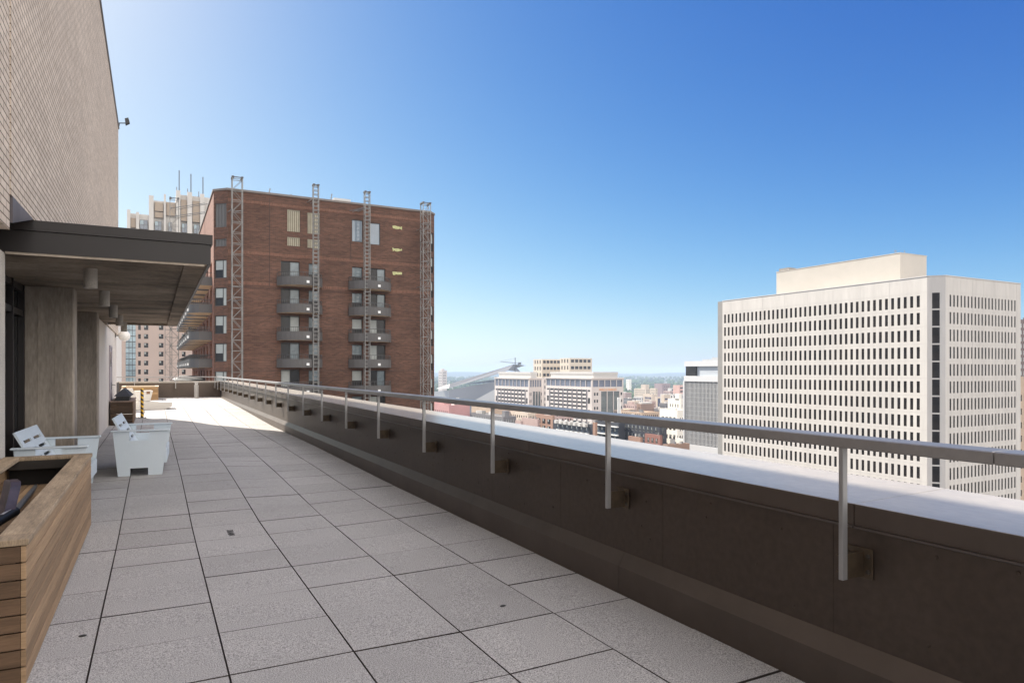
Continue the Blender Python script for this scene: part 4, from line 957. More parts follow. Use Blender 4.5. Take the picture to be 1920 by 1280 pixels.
make_deck()
DKM = mat('floor_mark_dark', (.03, .028, .027), .8, var=0)
def mark():
    p = at_d(432, 994.5, 1.0); p = p * (-deck_z(1.0, 5.6) / -p.z) if False else ray(432, 994.5) * (1.527 * F / (994.5 - HY))
    cu = bpy.data.curves.new('drain_lettering', 'FONT'); cu.body = 'DRAIN'; cu.size = .085; cu.align_x = 'CENTER'; cu.align_y = 'CENTER'; cu.extrude = .0006
    tmp = bpy.data.objects.new('tmp', cu); COL.objects.link(tmp); dg = bpy.context.evaluated_depsgraph_get(); me = bpy.data.meshes.new_from_object(tmp.evaluated_get(dg)); bpy.data.objects.remove(tmp)
    me.materials.clear(); me.materials.append(DKM); o = bpy.data.objects.new('floor_lettering', me); COL.objects.link(o)
    o.location = (p.x, p.y, deck_z(p.x, p.y) + .003); o.rotation_euler = (0, 0, R(-90)); tag(o, 'small dark lettering stencilled on a grey paver', 'lettering')
    for (u, v, lb) in ((943, 1133, 'small dark scrap lying on the paver nearest the parapet'), (155, 1187, 'small dark scrap lying on the paver beside the wooden planter')):
        q = ray(u, v) * (1.507 * F / (v - HY)); b = MB(); z = deck_z(q.x, q.y)
        b.lathe((0, 0, 0), [(.014, 0), (.017, .003), (.012, .006)], 9); ob = b.build('debris_scrap', DKM); ob.scale = (1.3, .8, 1); ob.location = (q.x, q.y, z + .0008); tag(ob, lb, 'debris')
mark()

# --- parapet on the right and at the far end
BRZ = mat('dark_bronze_panel', (.112, .089, .074), .54, metal=1.0, spec=.5, var=.10, scale=1.1, fine=.08, fscale=25, bump=.06, bscale=5)
BRZ.node_tree.nodes['Principled BSDF'].inputs['Coat Weight'].default_value = .15; BRZ.node_tree.nodes['Principled BSDF'].inputs['Coat Roughness'].default_value = .5
BRZ2 = mat('dark_bronze_trim', (.125, .101, .086), .48, metal=.75, spec=.5, var=.12, scale=3)
CPM = mat('pale_coping_metal', (.385, .345, .295), .26, metal=.15, spec=.5, var=.10, scale=1.6, stretch=(1, .5, 1), fine=.05, fscale=30)
XP, YF = 2.84, 36.0
def zc(y): return -.608 + .0023 * max(y, 0)
def parapets():
    root = thing('parapet_wall', 'long dark bronze parapet with pale metal coping along the right of the terrace', 'parapet', (XP, 16, -1.55))
    b = MB(); b.box((XP + .012, -6, -2.2), (XP + .64, YF + .7, -.70)); b.build('core', BRZ, root)
    rr = random.Random(2); y = 2.15 - 1.22 * 6
    while y < YF:
        y1 = min(y + 1.22, YF); p = MB(); z1 = zc(y) - .12; z2 = zc(y1) - .12
        p.hexa([(XP, y + .001, -1.26), (XP + .011, y + .001, -1.26), (XP + .011, y1 - .001, -1.26), (XP, y1 - .001, -1.26), (XP, y + .001, z1), (XP + .011, y + .001, z1), (XP + .011, y1 - .001, z2), (XP, y1 - .001, z2)])
        for k in range(5):
            yy = y + rr.uniform(.08, 1.14); zz = rr.choice([-.80, -1.05, -1.15, -.95]) + rr.uniform(-.06, .06)
            if yy < y1 - .05:
                i0 = len(p.v); p.lathe((0, 0, 0), [(.009, 0), (.008, .003), (.003, .005)], 7); p.v[i0:] = [(XP - vz, yy + vx, zz + vy) for vx, vy, vz in p.v[i0:]]
        p.build('panel', BRZ, root); y = y1
    y = -6.0
    while y < YF - .1:
        y1 = min(y + 2.44, YF); f = MB(); g = .0015; zb_ = min(deck_z(2.84, y), deck_z(2.84, y1)) - .06
        f.prism([(XP - .002, -1.235), (XP - .052, -1.325), (XP - .054, zb_), (XP - .002, zb_)], 1, y + g, y1 - g)
        f.build('cant_flashing', BRZ2, root); y = y1
    def coping(y0, y1):
        c = MB(); g = .0018; a, b_ = y0 + g, y1 - g
        for (x0, x1, z0, z1, dz) in ((XP - .032, XP + .67, -.003, 0, .012), (XP - .031, XP - .012, -.098, -.0034, 0), (XP + .652, XP + .668, -.11, -.0034, .01)):
            c.hexa([(x0, a, zc(a) + z0), (x1, a, zc(a) + z0 + dz), (x1, b_, zc(b_) + z0 + dz), (x0, b_, zc(b_) + z0), (x0, a, zc(a) + z1), (x1, a, zc(a) + z1 + dz), (x1, b_, zc(b_) + z1 + dz), (x0, b_, zc(b_) + z1)], 0 if x1 - x0 > .1 else 1)
        c.hexa([(XP - .043, a, zc(a) - .108), (XP - .004, a, zc(a) - .108), (XP - .004, b_, zc(b_) - .108), (XP - .043, b_, zc(b_) - .108), (XP - .043, a, zc(a) - .0985), (XP - .004, a, zc(a) - .0985), (XP - .004, b_, zc(b_) - .0985), (XP - .043, b_, zc(b_) - .0985)], 2)
        c.build('coping', [CPM, BRZ2, mat('trim_edge', (.085, .068, .060), .35, spec=.6, var=.1)], root)
    js = [-6, -3.0, -.6, 2.02, 5.05, 8.1, 11.1, 14.1, 17.1, 20.1, 23.1, 26.1, 29.1, 32.1, YF + .68]
    for a, b_ in zip(js, js[1:]): coping(a, b_)
    # far parapet
    r2 = thing('parapet_wall', 'low dark parapet with pale coping closing the far end of the terrace', 'parapet', (.6, YF, -1.4))
    z = zc(YF); b = MB(); b.box((-2.6, YF + .004, -2.2), (XP - .005, YF + .6, z - .02)); b.build('core', BRZ, r2)
    x = -2.4
    while x < XP - .1: p = MB(); p.box((x + .002, YF - .008, -1.6), (min(x + 1.22, XP - .06) - .002, YF + .003, z - .03)); p.build('panel', BRZ, r2); x += 1.22
    c = MB(); c.box((-2.6, YF - .03, z - .018), (XP - .032, YF + .64, z + .004)); c.box((-2.6, YF - .031, z - .07), (XP - .05, YF - .012, z - .0185), 1); c.build('coping', [CPM, CPM], r2)
parapets()
def railing():
    XRL = 2.68; zt = -.293
    root = thing('guard_rail', 'grey metal handrail on bracketed flat posts along the parapet', 'railing', (XRL, 16, -.95))
    hm = mat('handrail_metal', (.30, .285, .275), .38, metal=.35, spec=.6, var=.10, scale=2.5, fine=.05, fscale=30); pm = mat('post_metal', (.34, .335, .33), .42, metal=.35, var=.22, scale=9, stretch=(1, 1, .25))
    bm = mat('rusty_bracket', (.085, .060, .036), .6, var=.35, scale=14); bolt = mat('bolt_dark', (.06, .05, .04), .6, var=0)
    ys = [1.995 + 1.765 * k for k in range(-3, 20)]
    js = [-4.5] + [ys[k] - .62 for k in range(3, 23, 3)] + [YF - .08]
    for a, b_ in zip(js, js[1:]): h = MB(); h.bbox((XRL, a + .001, zt - .048), (XRL + .135, b_ - .001, zt), .004); h.build('handrail', hm, root)
    post0 = None
    for y in ys:
        if post0 is None:
            p = MB(); p.bbox((XRL + .003, -.011, -.925), (XRL + .036, .011, zt - .0485), .002); post0 = p.build('post', pm); post0.location = (0, y, 0)
            k = MB(); k.bbox((XRL + .151, -.05, -.935), (XRL + .1585, .105, -.80), .0015, 0)
            k.box((XRL + .037, -.006, -.925), (XRL + .151, .006, -.815), 0)
            k.box((XRL + .037, .0125, -.905), (XRL + .151, .05, -.90), 0); k.box((XRL + .037, .0125, -.83), (XRL + .151, .05, -.825), 0)
            for yy, zz in ((.075, -.833), (.075, -.902), (-.03, -.833), (-.03, -.902)):
                i0 = len(k.v); k.lathe((0, 0, 0), [(.011, 0), (.011, .006), (.004, .008)], 6, 1); k.v[i0:] = [(XRL + .151 - vz, yy + vx, zz + vy) for vx, vy, vz in k.v[i0:]]
            br0 = k.build('bracket', [bm, bolt]); br0.parent = post0
            post0.parent = root; post0.matrix_parent_inverse = Matrix.Translation(-ROOTS[root.name])
        else: c = copy_tree(post0, root); c.location = (0, y, 0)
    r2 = thing('guard_rail', 'thin grey handrail on posts above the far end parapet', 'railing', (.6, YF - .15, -.95))
    h = MB(); h.bbox((-2.5, YF - .17, zt - .045), (XRL - .002, YF - .05, zt - .001), .004); h.build('handrail', hm, r2)
    for x in (-2.4, -.80, .90, 2.60): p = MB(); p.bbox((x - .015, YF - .168, -.86), (x + .015, YF - .135, zt - .0455), .002); po = p.build('post', pm, r2); k = MB(); k.box((x - .05, YF - .134, -.86), (x + .05, YF - .009, -.76)); k.build('bracket', bm, po)
railing()

# --- the building along the left
XWL = -1.03
BUF = brick_mat('buff_brick', '#d6c6b5', '#c5b5a4', '#6f5e50', .213, .067, .0062, 'YZ', streak=.07, bump=.5, patch=.05)
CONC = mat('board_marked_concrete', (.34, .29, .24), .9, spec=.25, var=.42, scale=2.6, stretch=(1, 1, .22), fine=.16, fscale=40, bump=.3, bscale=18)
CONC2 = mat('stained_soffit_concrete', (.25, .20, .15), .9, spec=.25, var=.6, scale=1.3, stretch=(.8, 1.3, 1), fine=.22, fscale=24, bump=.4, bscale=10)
LOW = mat('pale_concrete_wall', (.60, .54, .48), .85, var=.07, scale=1.2)
def left_building():
    root = thing('brick_building', 'tall windowless buff brick building rising over the left of the terrace', 'building', (-6, 10, GZ))
    YE, ZT, Z0 = 25.6, 7.84, 1.13
    b = MB()
    J = 6.74; a1 = at_x(22, 366, XWL); a2 = at_x(60, 408, XWL)
    # near brick sheet, then the main sheet whose lower edge steps over the canopy
    b.prism([(-9, Z0), (J, Z0), (J, ZT), (-9, ZT)], 0, -9, XWL)
    b.prism([(J + .06, a1.z), (a2.y, a2.z), (8.03, 1.455), (19.62, 1.455), (19.62, Z0), (YE, Z0), (YE, ZT), (J + .06, ZT)], 0, -9, XWL)
    b.box((-8.9, J + .001, a1.z), (XWL - .03, J + .059, ZT))
    b.build('brick_wall', BUF, root)
    cp = MB(); cp.box((-9.05, -9, ZT + .003), (XWL + .03, YE + .05, ZT + .06)); cp.build('coping', mat('grey_wall_coping', (.2, .2, .21), .5, var=.1), root)
    fl = MB(); fl.prism([(a1.y + .02, a1.z - .004), (a1.y + .02, 1.207), (a2.y, a2.z - .02), (a2.y, a2.z - .004)], 0, XWL - .02, XWL + .004)
    fl.build('flashing', mat('grey_flashing', (.17, .15, .155), .35, metal=.5, var=.2, scale=5), root)
    # mass below the terrace and behind the glazing
    ms = MB(); ms.box((-30, -30, GZ), (XP + .63, YF + .65, -2.21)); ms.box((-9, -9, -2.2), (-2.3, YE - .05, Z0 - .004)); ms.build('mass', mat('building_mass', (.34, .3, .27), .9, var=.1), root)
    # pebbled near wall, piers, glazing, pale far wall
    pb = MB(); pb.box((-2.29, -9, -1.75), (-1.27, 8.08, Z0 - .006)); pb.build('pebble_wall', mat('pebble_dash', (.50, .46, .41), .95, var=.1, scale=3, fine=.45, fscale=130, bump=.8, bscale=120), root)
    for y0, y1 in ((11.52, 11.95), (16.10, 16.55)):
        f = MB(); f.bbox((-1.66, y0, -1.72), (-1.01, y1, 1.185), .018)
        for x in (-1.44, -1.24): f.box((x, y0 - .004, -1.6), (x + .003, y0 + .01, 1.15))
        f.build('concrete_pier', CONC, root)
    DF = mat('dark_bronze_frame', (.020, .015, .014), .4, var=0); DG = mat('dark_glazing', (.012, .012, .013), .08, spec=.6, var=0)
    for y0, y1 in ((8.1, 11.51), (11.96, 16.09)):
        g = MB(); g.box((-1.68, y0, -1.75), (-1.66, y1, 1.18), 0)
        for z in (-1.6, .78, 1.12): g.box((-1.657, y0, z - .04), (-1.60, y1, z + .04), 1)
        n = 4
        for k in range(n + 1): y = y0 + .03 + (y1 - y0 - .06) * k / n; g.box((-1.658, y - .03, -1.7), (-1.585, y + .03, 1.17), 1)
        g.build('glazing', [DG, DF], root)
    lw = MB(); lw.box((-2.29, 16.56, -1.75), (-1.06, 25.05, Z0 - .006)); lw.build('pale_wall', LOW, root)
    dr = MB(); dr.box((-1.059, 20.95, -1.45), (-1.03, 21.0, .66)); dr.box((-1.059, 21.9, -1.45), (-1.03, 21.95, .66)); dr.box((-1.059, 21.0, .61), (-1.03, 21.9, .66)); dr.box((-1.059, 21.0, -1.45), (-1.045, 21.9, .609)); d = dr.build('door', mat('mauve_door_paint', (.34, .30, .32), .5, var=.05), root)
    vg = MB(); vg.box((-1.0445, 21.1, .1), (-1.04, 21.8, .5)); vg.build('door_glass', DG, d)
    hd = MB(); hd.box((-1.0445, 21.74, -.52), (-1.03, 21.8, -.33)); hd.bar((-1.03, 21.77, -.40), (-.95, 21.77, -.40), .012); hd.bar((-.95, 21.77, -.40), (-.95, 21.62, -.40), .012, n=6); hd.build('handle', M_STEEL, d)
    # canopy
    XC, Y0, Y1, ZB_, ZT_ = .53, 8.02, 19.6, 1.135, 1.45
    s = MB(); s.box((-1.655, Y0 + .02, 1.175), (XC - .02, Y1 - .02, 1.42)); 
    s.box((XC - .24, Y0 + .02, 1.142), (XC - .02, Y1 - .02, 1.174)); s.box((-1.265, Y0 + .02, 1.142), (XC - .241, Y0 + .05, 1.174)); s.box((-1.0, Y1 - .2, 1.142), (XC - .241, Y1 - .02, 1.174))
    for y in (10.6, 13.9, 17.2): s.box((-1.6, y, 1.171), (XC - .26, y + .015, 1.1745))
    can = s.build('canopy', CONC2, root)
    FB = mat('canopy_bronze', (.021, .0175, .0168), .45, spec=.5, var=.10, scale=1.5)
    fa = MB(); zm = 1.345
    for (x0, y0, x1, y1) in ((-1.60, Y0 - .012, XC, Y0 + .018), (XC - .018, Y0 + .019, XC + .012, Y1), (-1.02, Y1 - .018, XC - .019, Y1 + .01)):
        e = .014 
        fa.box((x0, y0, ZB_), (x1, y1, zm)); 
    fa.box((-1.60, Y0 - .028, zm + .004), (XC + .028, Y0 + .018, ZT_)); fa.box((XC - .018, Y0 + .0181, zm + .004), (XC + .028, Y1 + .02, ZT_)); fa.box((-1.02, Y1 - .018, zm + .004), (XC - .019, Y1 + .02, ZT_))
    fa.box((-1.02, Y0 + .019, 1.421), (XC - .0181, Y1 - .019, 1.44))
    fa.build('fascia', FB, can)
    ed = MB(); ed.box((-1.26, Y0 - .006, 1.112), (XC - .05, Y0 + .019, 1.134)); ed.build('drip_edge', mat('rough_concrete_edge', (.36, .30, .24), .95, var=.3, scale=9), can)
left_building()
CYM = mat('concrete_light_cylinder', (.46, .42, .37), .85, var=.08, scale=6, fine=.15, fscale=90); DRK = mat('lamp_dark_inside', (.03, .03, .03), .6, var=0)
for k, y in enumerate((9.24, 11.74, 14.2, 16.68, 19.1)):
    if k == 0:
        l0 = thing('ceiling_light', 'x', 'lamp', (-.65, y, 1.172), 'cylinder lights under the canopy')
        c = MB(); c.lathe((-.65, y, 1.172), [(.069, 0), (.070, -.225), (.062, -.23), (.058, -.225), (.056, -.05)], 24); o = c.build('shade', CYM, l0, smooth=True)
        q = MB(); q.lathe((-.65, y, 1.172), [(.054, -.06), (.054, -.19), (.02, -.2)], 16); q.build('bulb', DRK, l0)
    else: l1 = copy_tree(l0); l1.location = (-.65, y, 1.172)
    o = l0 if k == 0 else l1
    o['label'] = ('nearest and largest cylinder light under the canopy', 'cylinder light second from the near edge of the canopy', 'middle one of the five cylinder lights under the canopy', 'cylinder light next to last, left of the farthest one', 'farthest and smallest cylinder light, just above the white globe')[k]
def globe():
    c = Vector((-.81, 24.1, 1.06)); root = thing('globe_lamp', 'white globe lamp on a short arm from the pale wall', 'lamp', c)
    g = MB(); n = 12; g.lathe(c, [(max(.002, .165 * math.sin(math.pi * k / n)), -.165 * math.cos(math.pi * k / n)) for k in range(n + 1)], 24); g.build('globe', mat('opal_glass', (.80, .77, .72), .25, spec=.6, var=0), root, smooth=True)
    a = MB(); a.bar((-1.06, 24.1, 1.06), (-.96, 24.1, 1.06), .015, n=8); a.box((-1.059, 24.05, 1.0), (-1.04, 24.15, 1.12)); a.build('arm', DRK, root)
globe()
def flood():
    root = thing('flood_light', 'small dark floodlight on a bracket at the brick wall top corner', 'lamp', (-1.0, 25.5, 7.9))
    b = MB(); b.bar((-1.03, 25.45, 7.98), (-.80, 25.4, 8.0), .018); b.bar((-1.0, 25.45, 7.90), (-1.0, 25.45, 7.98), .02); b.build('bracket', DRK, root)
    h = MB(); h.prism([(-.82, 7.94), (-.70, 8.02), (-.74, 8.16), (-.84, 8.12)], 1, 25.3, 25.5); h.build('lamp_head', DRK, root)
flood()

# ================================================================== FURNITURE
WOOD = mat('weathered_teak', (.31, .205, .118), .7, spec=.3, var=.22, scale=5, stretch=(.25, .20, 8), fine=.16, fscale=30, tone=True, bump=.15, bscale=40)
WOODX = mat('weathered_teak_ends', (.135, .082, .048), .7, spec=.3, var=.25, scale=5, stretch=(.4, 1, 5), fine=.15, fscale=30, tone=True)
WCAP = mat('grey_teak_cap', (.30, .225, .15), .75, spec=.3, var=.28, scale=7, stretch=(3, .3, 1), fine=.22, fscale=45, tone=True, bump=.2, bscale=60)
def planter(label, x0, y0, x1, y1, zb, zt, boards, cap, wide, floor=None, front=None, side=None, lid=None, wc=None):
    rr = random.Random(int(abs(x0 * 100) + y0 * 10)); root = thing('wooden_planter', label, 'planter', ((x0 + x1) / 2, (y0 + y1) / 2, zb)); t = .022; h = (zt - cap - zb) / boards; front = front or WOODX; side = side or WOOD; wc = wc or WCAP
    for nm, (a, b_, c, d), m_ in (('side_panel', (x0, y0, x1 - t - .001, y0 + t), front), ('side_panel', (x1 - t, y0, x1, y1), side), ('side_panel', (x0, y1 - t, x1 - t - .001, y1), front), ('side_panel', (x0, y0 + t + .001, x0 + t, y1 - t - .001), side)):
        p = MB()
        for k in range(boards): p.tone = rr.uniform(.78, 1.25); p.bbox((a, b_, zb + h * k + .003), (c, d, zb + h * (k + 1) - .0035), .002)
        p.build(nm, m_, root)
    o = .012
    for (a, b_, c, d) in ((x0 - o, y0 - o, x1 + o, y0 + wide), (x1 - wide, y0 + wide + .001, x1 + o, y1 - wide - .001), (x0 - o, y1 - wide, x1 + o, y1 + o), (x0 - o, y0 + wide + .001, x0 + wide, y1 - wide - .001)):
        p = MB(); p.tone = rr.uniform(.85, 1.12); p.bbox((a, b_, zt - cap + .001), (c, d, zt), .003); p.build('cap_board', wc, root)
    if floor is not None:
        f = MB(); n = 8; w_ = (x1 - x0 - .1) / n
        for k in range(n): f.tone = rr.uniform(.7, 1.2); f.box((x0 + .05 + w_ * k + .004, y0 + .05, floor - .02), (x0 + .05 + w_ * (k + 1) - .004, y1 - .05, floor))
        f.build('inner_boards', WOOD, root)
        g = MB(); g.tone = .35; g.box((x0 + .04, y1 - .05, floor), (x1 - .04, y1 - .03, zt - cap)); g.box((x1 - .05, y0 + .05, floor + .001), (x1 - .03, y1 - .06, zt - cap)); g.tone = .8; g.box((x0 + .05, y1 - wide - .03, zt - cap - .075), (x1 - .06, y1 - wide - .005, zt - cap)); g.build('shade_liner', mat('planter_shade_liner', (.030, .024, .019), .9, var=.2, tone=True), root)  # near-black inner sheets: shade inside and between boards put into their colour
    return root
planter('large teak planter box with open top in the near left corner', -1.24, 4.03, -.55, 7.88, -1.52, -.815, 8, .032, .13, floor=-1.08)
planter('dark teak planter holding a black tray beside the pale wall', -1.02, 20.75, -.49, 23.6, -1.47, -.815, 8, .03, .12, front=mat('dark_teak', (.062, .040, .026), .7, spec=.3, var=.25, scale=5, stretch=(.4, 1, 5), tone=True), side=WOODX, wc=mat('brown_teak_cap', (.2, .135, .1), .75, var=.2, scale=6, tone=True))
planter('sunlit light teak planter against the far parapet', -1.25, 34.1, .17, 35.6, -1.34, -.70, 7, .03, .14, front=mat('light_teak', (.33, .20, .09), .7, var=.25, scale=4, stretch=(.3, 1, 5), tone=True), wc=mat('pale_teak_cap', (.6, .48, .33), .7, var=.1, tone=True))
def contents():
    # leaning plum coloured lid and a taped black pipe sleeve in the near planter
    b = MB(); A = ray(-8, 985) * (3.95); n = 10
    def P(u, v, d): return ray(u, v) * d
    fr = [P(-14, 985, 4.25), P(5, 972, 4.25), P(20, 912, 4.45), P(20, 903, 4.5), P(14, 898.5, 4.55), P(8, 900, 4.55), P(-6, 960, 4.3)]
    off = Vector((.045, .07, -.01)); bk = [p + off for p in fr]; k = len(fr)
    b.face(fr); b.face(bk[::-1])
    for i in range(k): j = (i + 1) % k; b.face([fr[i], bk[i], bk[j], fr[j]])
    tag(b.build('plastic_lid', mat('plum_plastic', (.045, .031, .036), .4, spec=.5, var=.45, scale=9)), 'plum coloured scuffed lid leaning inside the near planter', 'lid')
    root = thing('pipe_sleeve', 'black taped pipe with silver label lying on the planter cap', 'pipe', P(15, 970, 4.2))
    a = P(-12, 983, 4.12); c = P(28, 958, 4.42); m_ = MB(); m_.bar(a, c, .030, n=10); m_.build('sleeve', mat('black_tape', (.010, .010, .011), .5, spec=.3, var=.5, scale=30), root, smooth=True)
    d = (c - a); l = MB(); s0, s1 = a + d * .38, a + d * .92; up = Vector((-.35, -.25, .9)).normalized(); sd_ = d.normalized().cross(up).normalized(); up = sd_.cross(d.normalized())
    if up.z < 0: up = -up
    pts0 = [s0 + up * .0312 * math.cos(t) + sd_ * .0312 * math.sin(t) for t in (-.55, -.2, .2, .55)]; pts1 = [p + (s1 - s0) for p in pts0]
    for i in range(3): l.face([pts0[i], pts0[i + 1], pts1[i + 1], pts1[i]])
    l.build('label', mat('crinkled_silver', (.45, .46, .5), .35, metal=.4, var=.8, scale=45), root)
    e = P(72, 905, 6.9); pi = MB(); pi.bar(c, e, .02, n=8); pi.build('pipe', mat('grey_pipe', (.10, .10, .105), .6, var=.2), root)
    # black tray with a tented cover in the second planter
    r2 = thing('black_tray', 'black plastic tray with tented black cover on the dark planter', 'tray', (-.78, 22.0, -.81))
    t = MB(); t.prism([(-.93, -.812), (-.60, -.812), (-.57, -.70), (-.90, -.70)], 1, 20.98, 22.6); t.build('tray', mat('black_plastic', (.010, .010, .011), .35, var=0), r2)
    q = MB(); q.face([(-.95, 21.0, -.695), (-.56, 21.0, -.695), (-.74, 21.6, -.49)]); q.face([(-.56, 21.0, -.695), (-.52, 22.6, -.695), (-.72, 22.3, -.49), (-.74, 21.6, -.49)]); q.face([(-.98, 22.6, -.695), (-.95, 21.0, -.695), (-.74, 21.6, -.49), (-.72, 22.3, -.49)]); q.face([(-.52, 22.6, -.695), (-.98, 22.6, -.695), (-.72, 22.3, -.49)]); q.face([(-.98, 22.6, -.695), (-.52, 22.6, -.695), (-.56, 21.0, -.695), (-.95, 21.0, -.695)]); q.build('cover', mat('black_fabric', (.016, .015, .016), .7, var=.3, scale=20), r2)
contents()
CH = mat('pale_blue_grey_plastic', (.61, .675, .72), .5, spec=.45, var=.03, scale=3, fine=.03, fscale=80)
def chair(label):
    """origin on the floor, centre; faces +X; side slabs in the XZ plane at +-Y"""
    root = bpy.data.objects.new('lounge_chair', None); COL.objects.link(root); ROOTS[root.name] = Vector((0, 0, 0))
    tag(root, label, 'chair', 'slab sided lounge chairs on the terrace'); W_ = .65; t = .022; AH = .612
    def slab(y):
        b = MB(); xb0, xb1, xt0, xt1 = -.272, .272, -.335, .35
        L_ = lambda z: xb0 + (xt0 - xb0) * z / AH; Rr = lambda z: xb1 + (xt1 - xb1) * z / AH
        zs = [0, .105, AH - .125, AH - .012, AH]; lx, rx = -.125, .095; hx0, hx1 = -.135, .11
        def cell(z0, z1, a0, a1, b0, b1):
            b.hexa([(a0, y - t / 2, z0), (b0, y - t / 2, z0), (b0, y + t / 2, z0), (a0, y + t / 2, z0), (a1, y - t / 2, z1), (b1, y - t / 2, z1), (b1, y + t / 2, z1), (a1, y + t / 2, z1)])
        cell(0, .105, L_(0), L_(.105), lx, lx); cell(0, .105, rx, rx, Rr(0), Rr(.105))
        cell(.105, zs[2], L_(.105), L_(zs[2]), Rr(.105), Rr(zs[2]))
        cell(zs[2], AH, L_(zs[2]), L_(AH), hx0, hx0); cell(zs[2], AH, hx1, hx1, Rr(zs[2]), Rr(AH))
        b.build('side_panel', CH, root)
        a = MB(); a.bbox((xt0 - .03, y - .045, AH + .001), (xt1 + .02, y + .045, AH + .024), .008); a.build('armrest', CH, root)
    slab(-W_); slab(W_)
    # reclined back with slots, slatted seat
    def lay(x, z): return x, z
    bt = Vector((-.34, 0, .80)); bb = Vector((-.03, 0, .20)); ax = (bt - bb); Lb = ax.length; ax.normalize(); nn = Vector((ax.z, 0, -ax.x)); Wb = W_ - .02
    b = MB(); cols = [(-Wb, -Wb * .56), (-Wb * .46, -.03), (.03, Wb * .46), (Wb * .56, Wb)]
    slots = [.12, .235, .35, .465, .58]; ys = [-Wb, -Wb * .78, -Wb * .10, Wb * .10, Wb * .78, Wb]
    edges = [0]; 
    for s_ in slots: edges += [Lb - s_ - .034, Lb - s_]
    edges = sorted(set([0, Lb] + [e for e in edges if 0 < e < Lb]))
    def slat(s0, s1, y0, y1):
        p = [bb + ax * s0 + nn * .011, bb + ax * s0 - nn * .011, bb + ax * s1 - nn * .011, bb + ax * s1 + nn * .011]
        b.hexa([(p[1].x, y0, p[1].z), (p[0].x, y0, p[0].z), (p[0].x, y1, p[0].z), (p[1].x, y1, p[1].z), (p[2].x, y0, p[2].z), (p[3].x, y0, p[3].z), (p[3].x, y1, p[3].z), (p[2].x, y1, p[2].z)])
    for k, (s0, s1) in enumerate(zip(edges, edges[1:])):
        if abs((s1 - s0) - .034) < 1e-4:
            for y0, y1 in ((ys[0], ys[1]), (ys[2], ys[3]), (ys[4], ys[5])): slat(s0, s1, y0, y1)
        else: slat(s0, s1, -Wb, Wb)
    b.build('backrest', CH, root)
    s = MB()
    for k in range(5): x = -.02 + .068 * k; z = .225 + .024 * k; s.hexa([(x, -Wb, z - .02), (x + .06, -Wb, z), (x + .06, Wb, z), (x, Wb, z - .02), (x, -Wb, z + .002), (x + .06, -Wb, z + .022), (x + .06, Wb, z + .022), (x, Wb, z + .002)])
    s.box((.305, -Wb, .16), (.325, Wb, .335)); s.build('seat', CH, root)
    return root
c1 = chair('pale blue slab sided chair on open pavers, left of the terrace middle'); c1.location = (-.14, 11.47, -1.462)
c1.rotation_euler = (0, 0, R(-2.5)); c2 = copy_tree(c1); c2.location = (-1.01, 9.82, -1.49); c2.rotation_euler = (0, 0, R(-2)); c2['label'] = 'pale blue slab sided chair behind the near planter, beside the concrete pier'
def chaise():
    root = thing('white_chaise', 'low white chaise with upright back in the sun near the far end', 'lounger', (0, 28, -1.42)); wm = mat('white_moulded_plastic', (.62, .59, .54), .5, var=.03)
    z = -1.40; b = MB(); b.prism([(-.72, z + .02), (.36, z + .02), (.56, z + .11), (.58, z + .27), (-.72, z + .30)], 1, 27.2, 28.0); b.build('base', wm, root)
    k = MB(); k.prism([(-.62, z + .302), (-.12, z + .302), (-.04, z + .66), (-.10, z + .68), (-.62, z + .67)], 1, 27.55, 27.95); k.build('backrest', wm, root)
    l = MB(); l.box((-.24, 27.535, z + .56), (-.13, 27.549, z + .65)); l.build('badge', mat('brown_badge', (.22, .12, .07), .6, var=0), root)
    w_ = thing('white_cushion', 'crumpled white cushion leaning at the end of the white chaise', 'cushion', (-.95, 27.0, -.75)); s = MB()
    s.prism([(-1.10, -1.38), (-.62, -1.38), (-.55, -.90), (-.66, -.62), (-.98, -.62), (-1.08, -.80)], 1, 26.6, 26.95); o = s.build('cushion_body', wm, w_)
chaise()
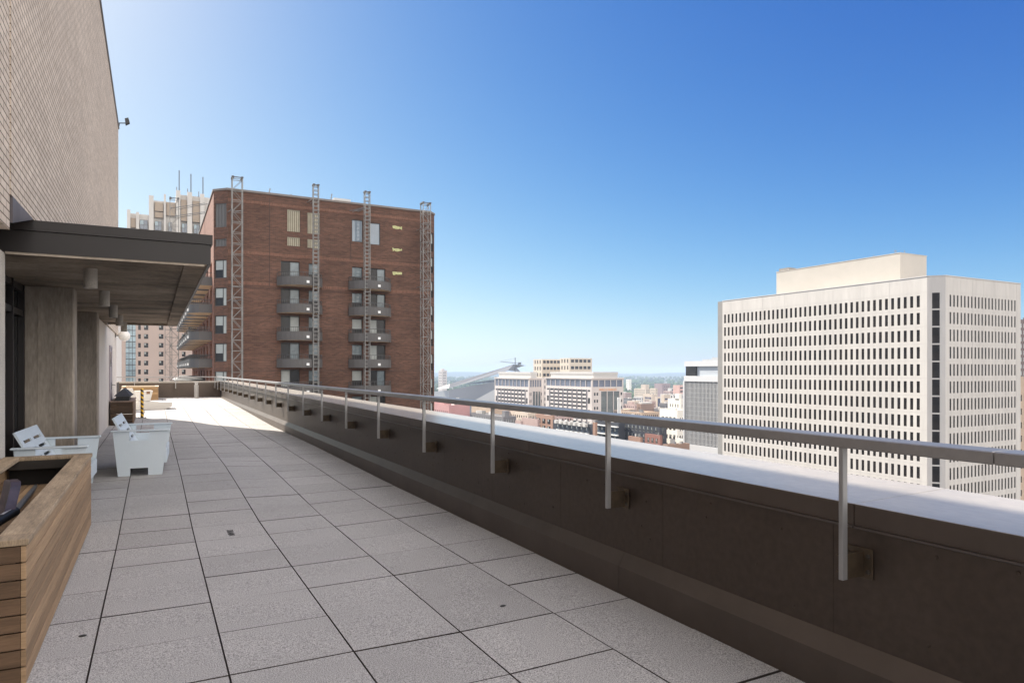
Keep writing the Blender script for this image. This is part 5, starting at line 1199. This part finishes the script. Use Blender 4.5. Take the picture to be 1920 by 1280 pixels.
def striped_post():
    x, y = -.32, 23.25; z0 = deck_z(x, y); root = thing('barrier_post', 'yellow and black striped post bolted to the pavers', 'post', (x, y, z0))
    m = bpy.data.materials.new('hazard_stripes'); m.use_nodes = True; t = m.node_tree; N = t.nodes; L = t.links; tc = N.new('ShaderNodeTexCoord'); wv = N.new('ShaderNodeTexWave'); wv.inputs['Scale'].default_value = 1.0; wv.wave_profile = 'SIN'
    mp = N.new('ShaderNodeMapping'); mp.inputs['Scale'].default_value = (1, 1, 1); mp.inputs['Rotation'].default_value = (0, 0, 0); L.new(tc.outputs['Object'], mp.inputs[0])
    dp = N.new('ShaderNodeVectorMath'); dp.operation = 'DOT_PRODUCT'; dp.inputs[1].default_value = (5.0, 0, 7.6); L.new(mp.outputs[0], dp.inputs[0])
    fr = N.new('ShaderNodeMath'); fr.operation = 'FRACT'; L.new(dp.outputs['Value'], fr.inputs[0]); gt = N.new('ShaderNodeMath'); gt.operation = 'GREATER_THAN'; gt.inputs[1].default_value = .52; L.new(fr.outputs[0], gt.inputs[0])
    mx_ = N.new('ShaderNodeMix'); mx_.data_type = 'RGBA'; mx_.inputs['A'].default_value = (.62, .36, .02, 1); mx_.inputs['B'].default_value = (.03, .02, .015, 1); L.new(gt.outputs[0], mx_.inputs['Factor']); L.new(mx_.outputs['Result'], N['Principled BSDF'].inputs['Base Color']); N['Principled BSDF'].inputs['Roughness'].default_value = .4; N.remove(wv)
    b = MB(); b.lathe((x, y, z0), [(.042, .012), (.042, .87), (.036, .885), (.01, .89)], 16); o = b.build('shaft', m, root, smooth=True)
    p = MB(); p.box((x - .11, y - .09, z0), (x + .11, y + .09, z0 + .012)); 
    for sx in (-.085, .085): p.lathe((x + sx, y - .06, z0 + .012), [(.014, 0), (.014, .02), (.006, .024)], 6)
    p.build('base_plate', M_STEEL, root)
striped_post()
def bollard():
    x, y = 1.74, 34.9; z0 = deck_z(x, y); root = thing('bollard_light', 'grey cylindrical bollard light with flat cap by the far parapet', 'bollard', (x, y, z0)); m_ = mat('bollard_grey', (.33, .31, .285), .6, var=.1)
    b = MB(); b.lathe((x, y, z0), [(.095, 0), (.095, .60), (.085, .61)], 20); b.build('column', m_, root, smooth=True)
    l = MB(); l.lathe((x, y, z0 + .61), [(.03, 0), (.075, .10), (.02, .101)], 16); l.build('reflector', mat('white_reflector', (.78, .76, .72), .4, var=0), root, smooth=True)
    for k in range(3): t = R(30 + 120 * k); r = MB(); r.bar((x + .075 * math.cos(t), y + .075 * math.sin(t), z0 + .61), (x + .075 * math.cos(t), y + .075 * math.sin(t), z0 + .715), .009); r.build('strut', m_, root)
    c = MB(); c.lathe((x, y, z0 + .715), [(.1, 0), (.1, .03), (.09, .035)], 20); c.build('cap', m_, root, smooth=True)
    p = MB(); px, py = at_y(221, HY, 33.2).x, 33.2; p.lathe((px, py, -1.4), [(.045, 0), (.045, .88), (.02, .9)], 10); tag(p.build('dark_stake', mat('dark_stake_paint', (.05, .045, .045), .6, var=0)), 'thin dark upright pipe beside the corner of the pale wall', 'pipe')
bollard()

# ================================================================== HAZE
def haze():
    m = bpy.data.materials.new('haze_air'); m.use_nodes = True; t = m.node_tree; N = t.nodes; L = t.links; N.remove(N['Principled BSDF'])
    v = N.new('ShaderNodeVolumePrincipled'); v.inputs['Color'].default_value = (.54, .67, .86, 1); v.inputs['Density'].default_value = 1.35e-4; v.inputs['Anisotropy'].default_value = .1
    L.new(v.outputs[0], N['Material Output'].inputs['Volume'])
    b = MB(); b.box((-31000, -31000, GZ - 1), (31000, 31000, 78)); o = b.build('haze', m); tag(o, 'thin pale blue haze filling the air over the city', 'haze', kind='stuff')
haze()
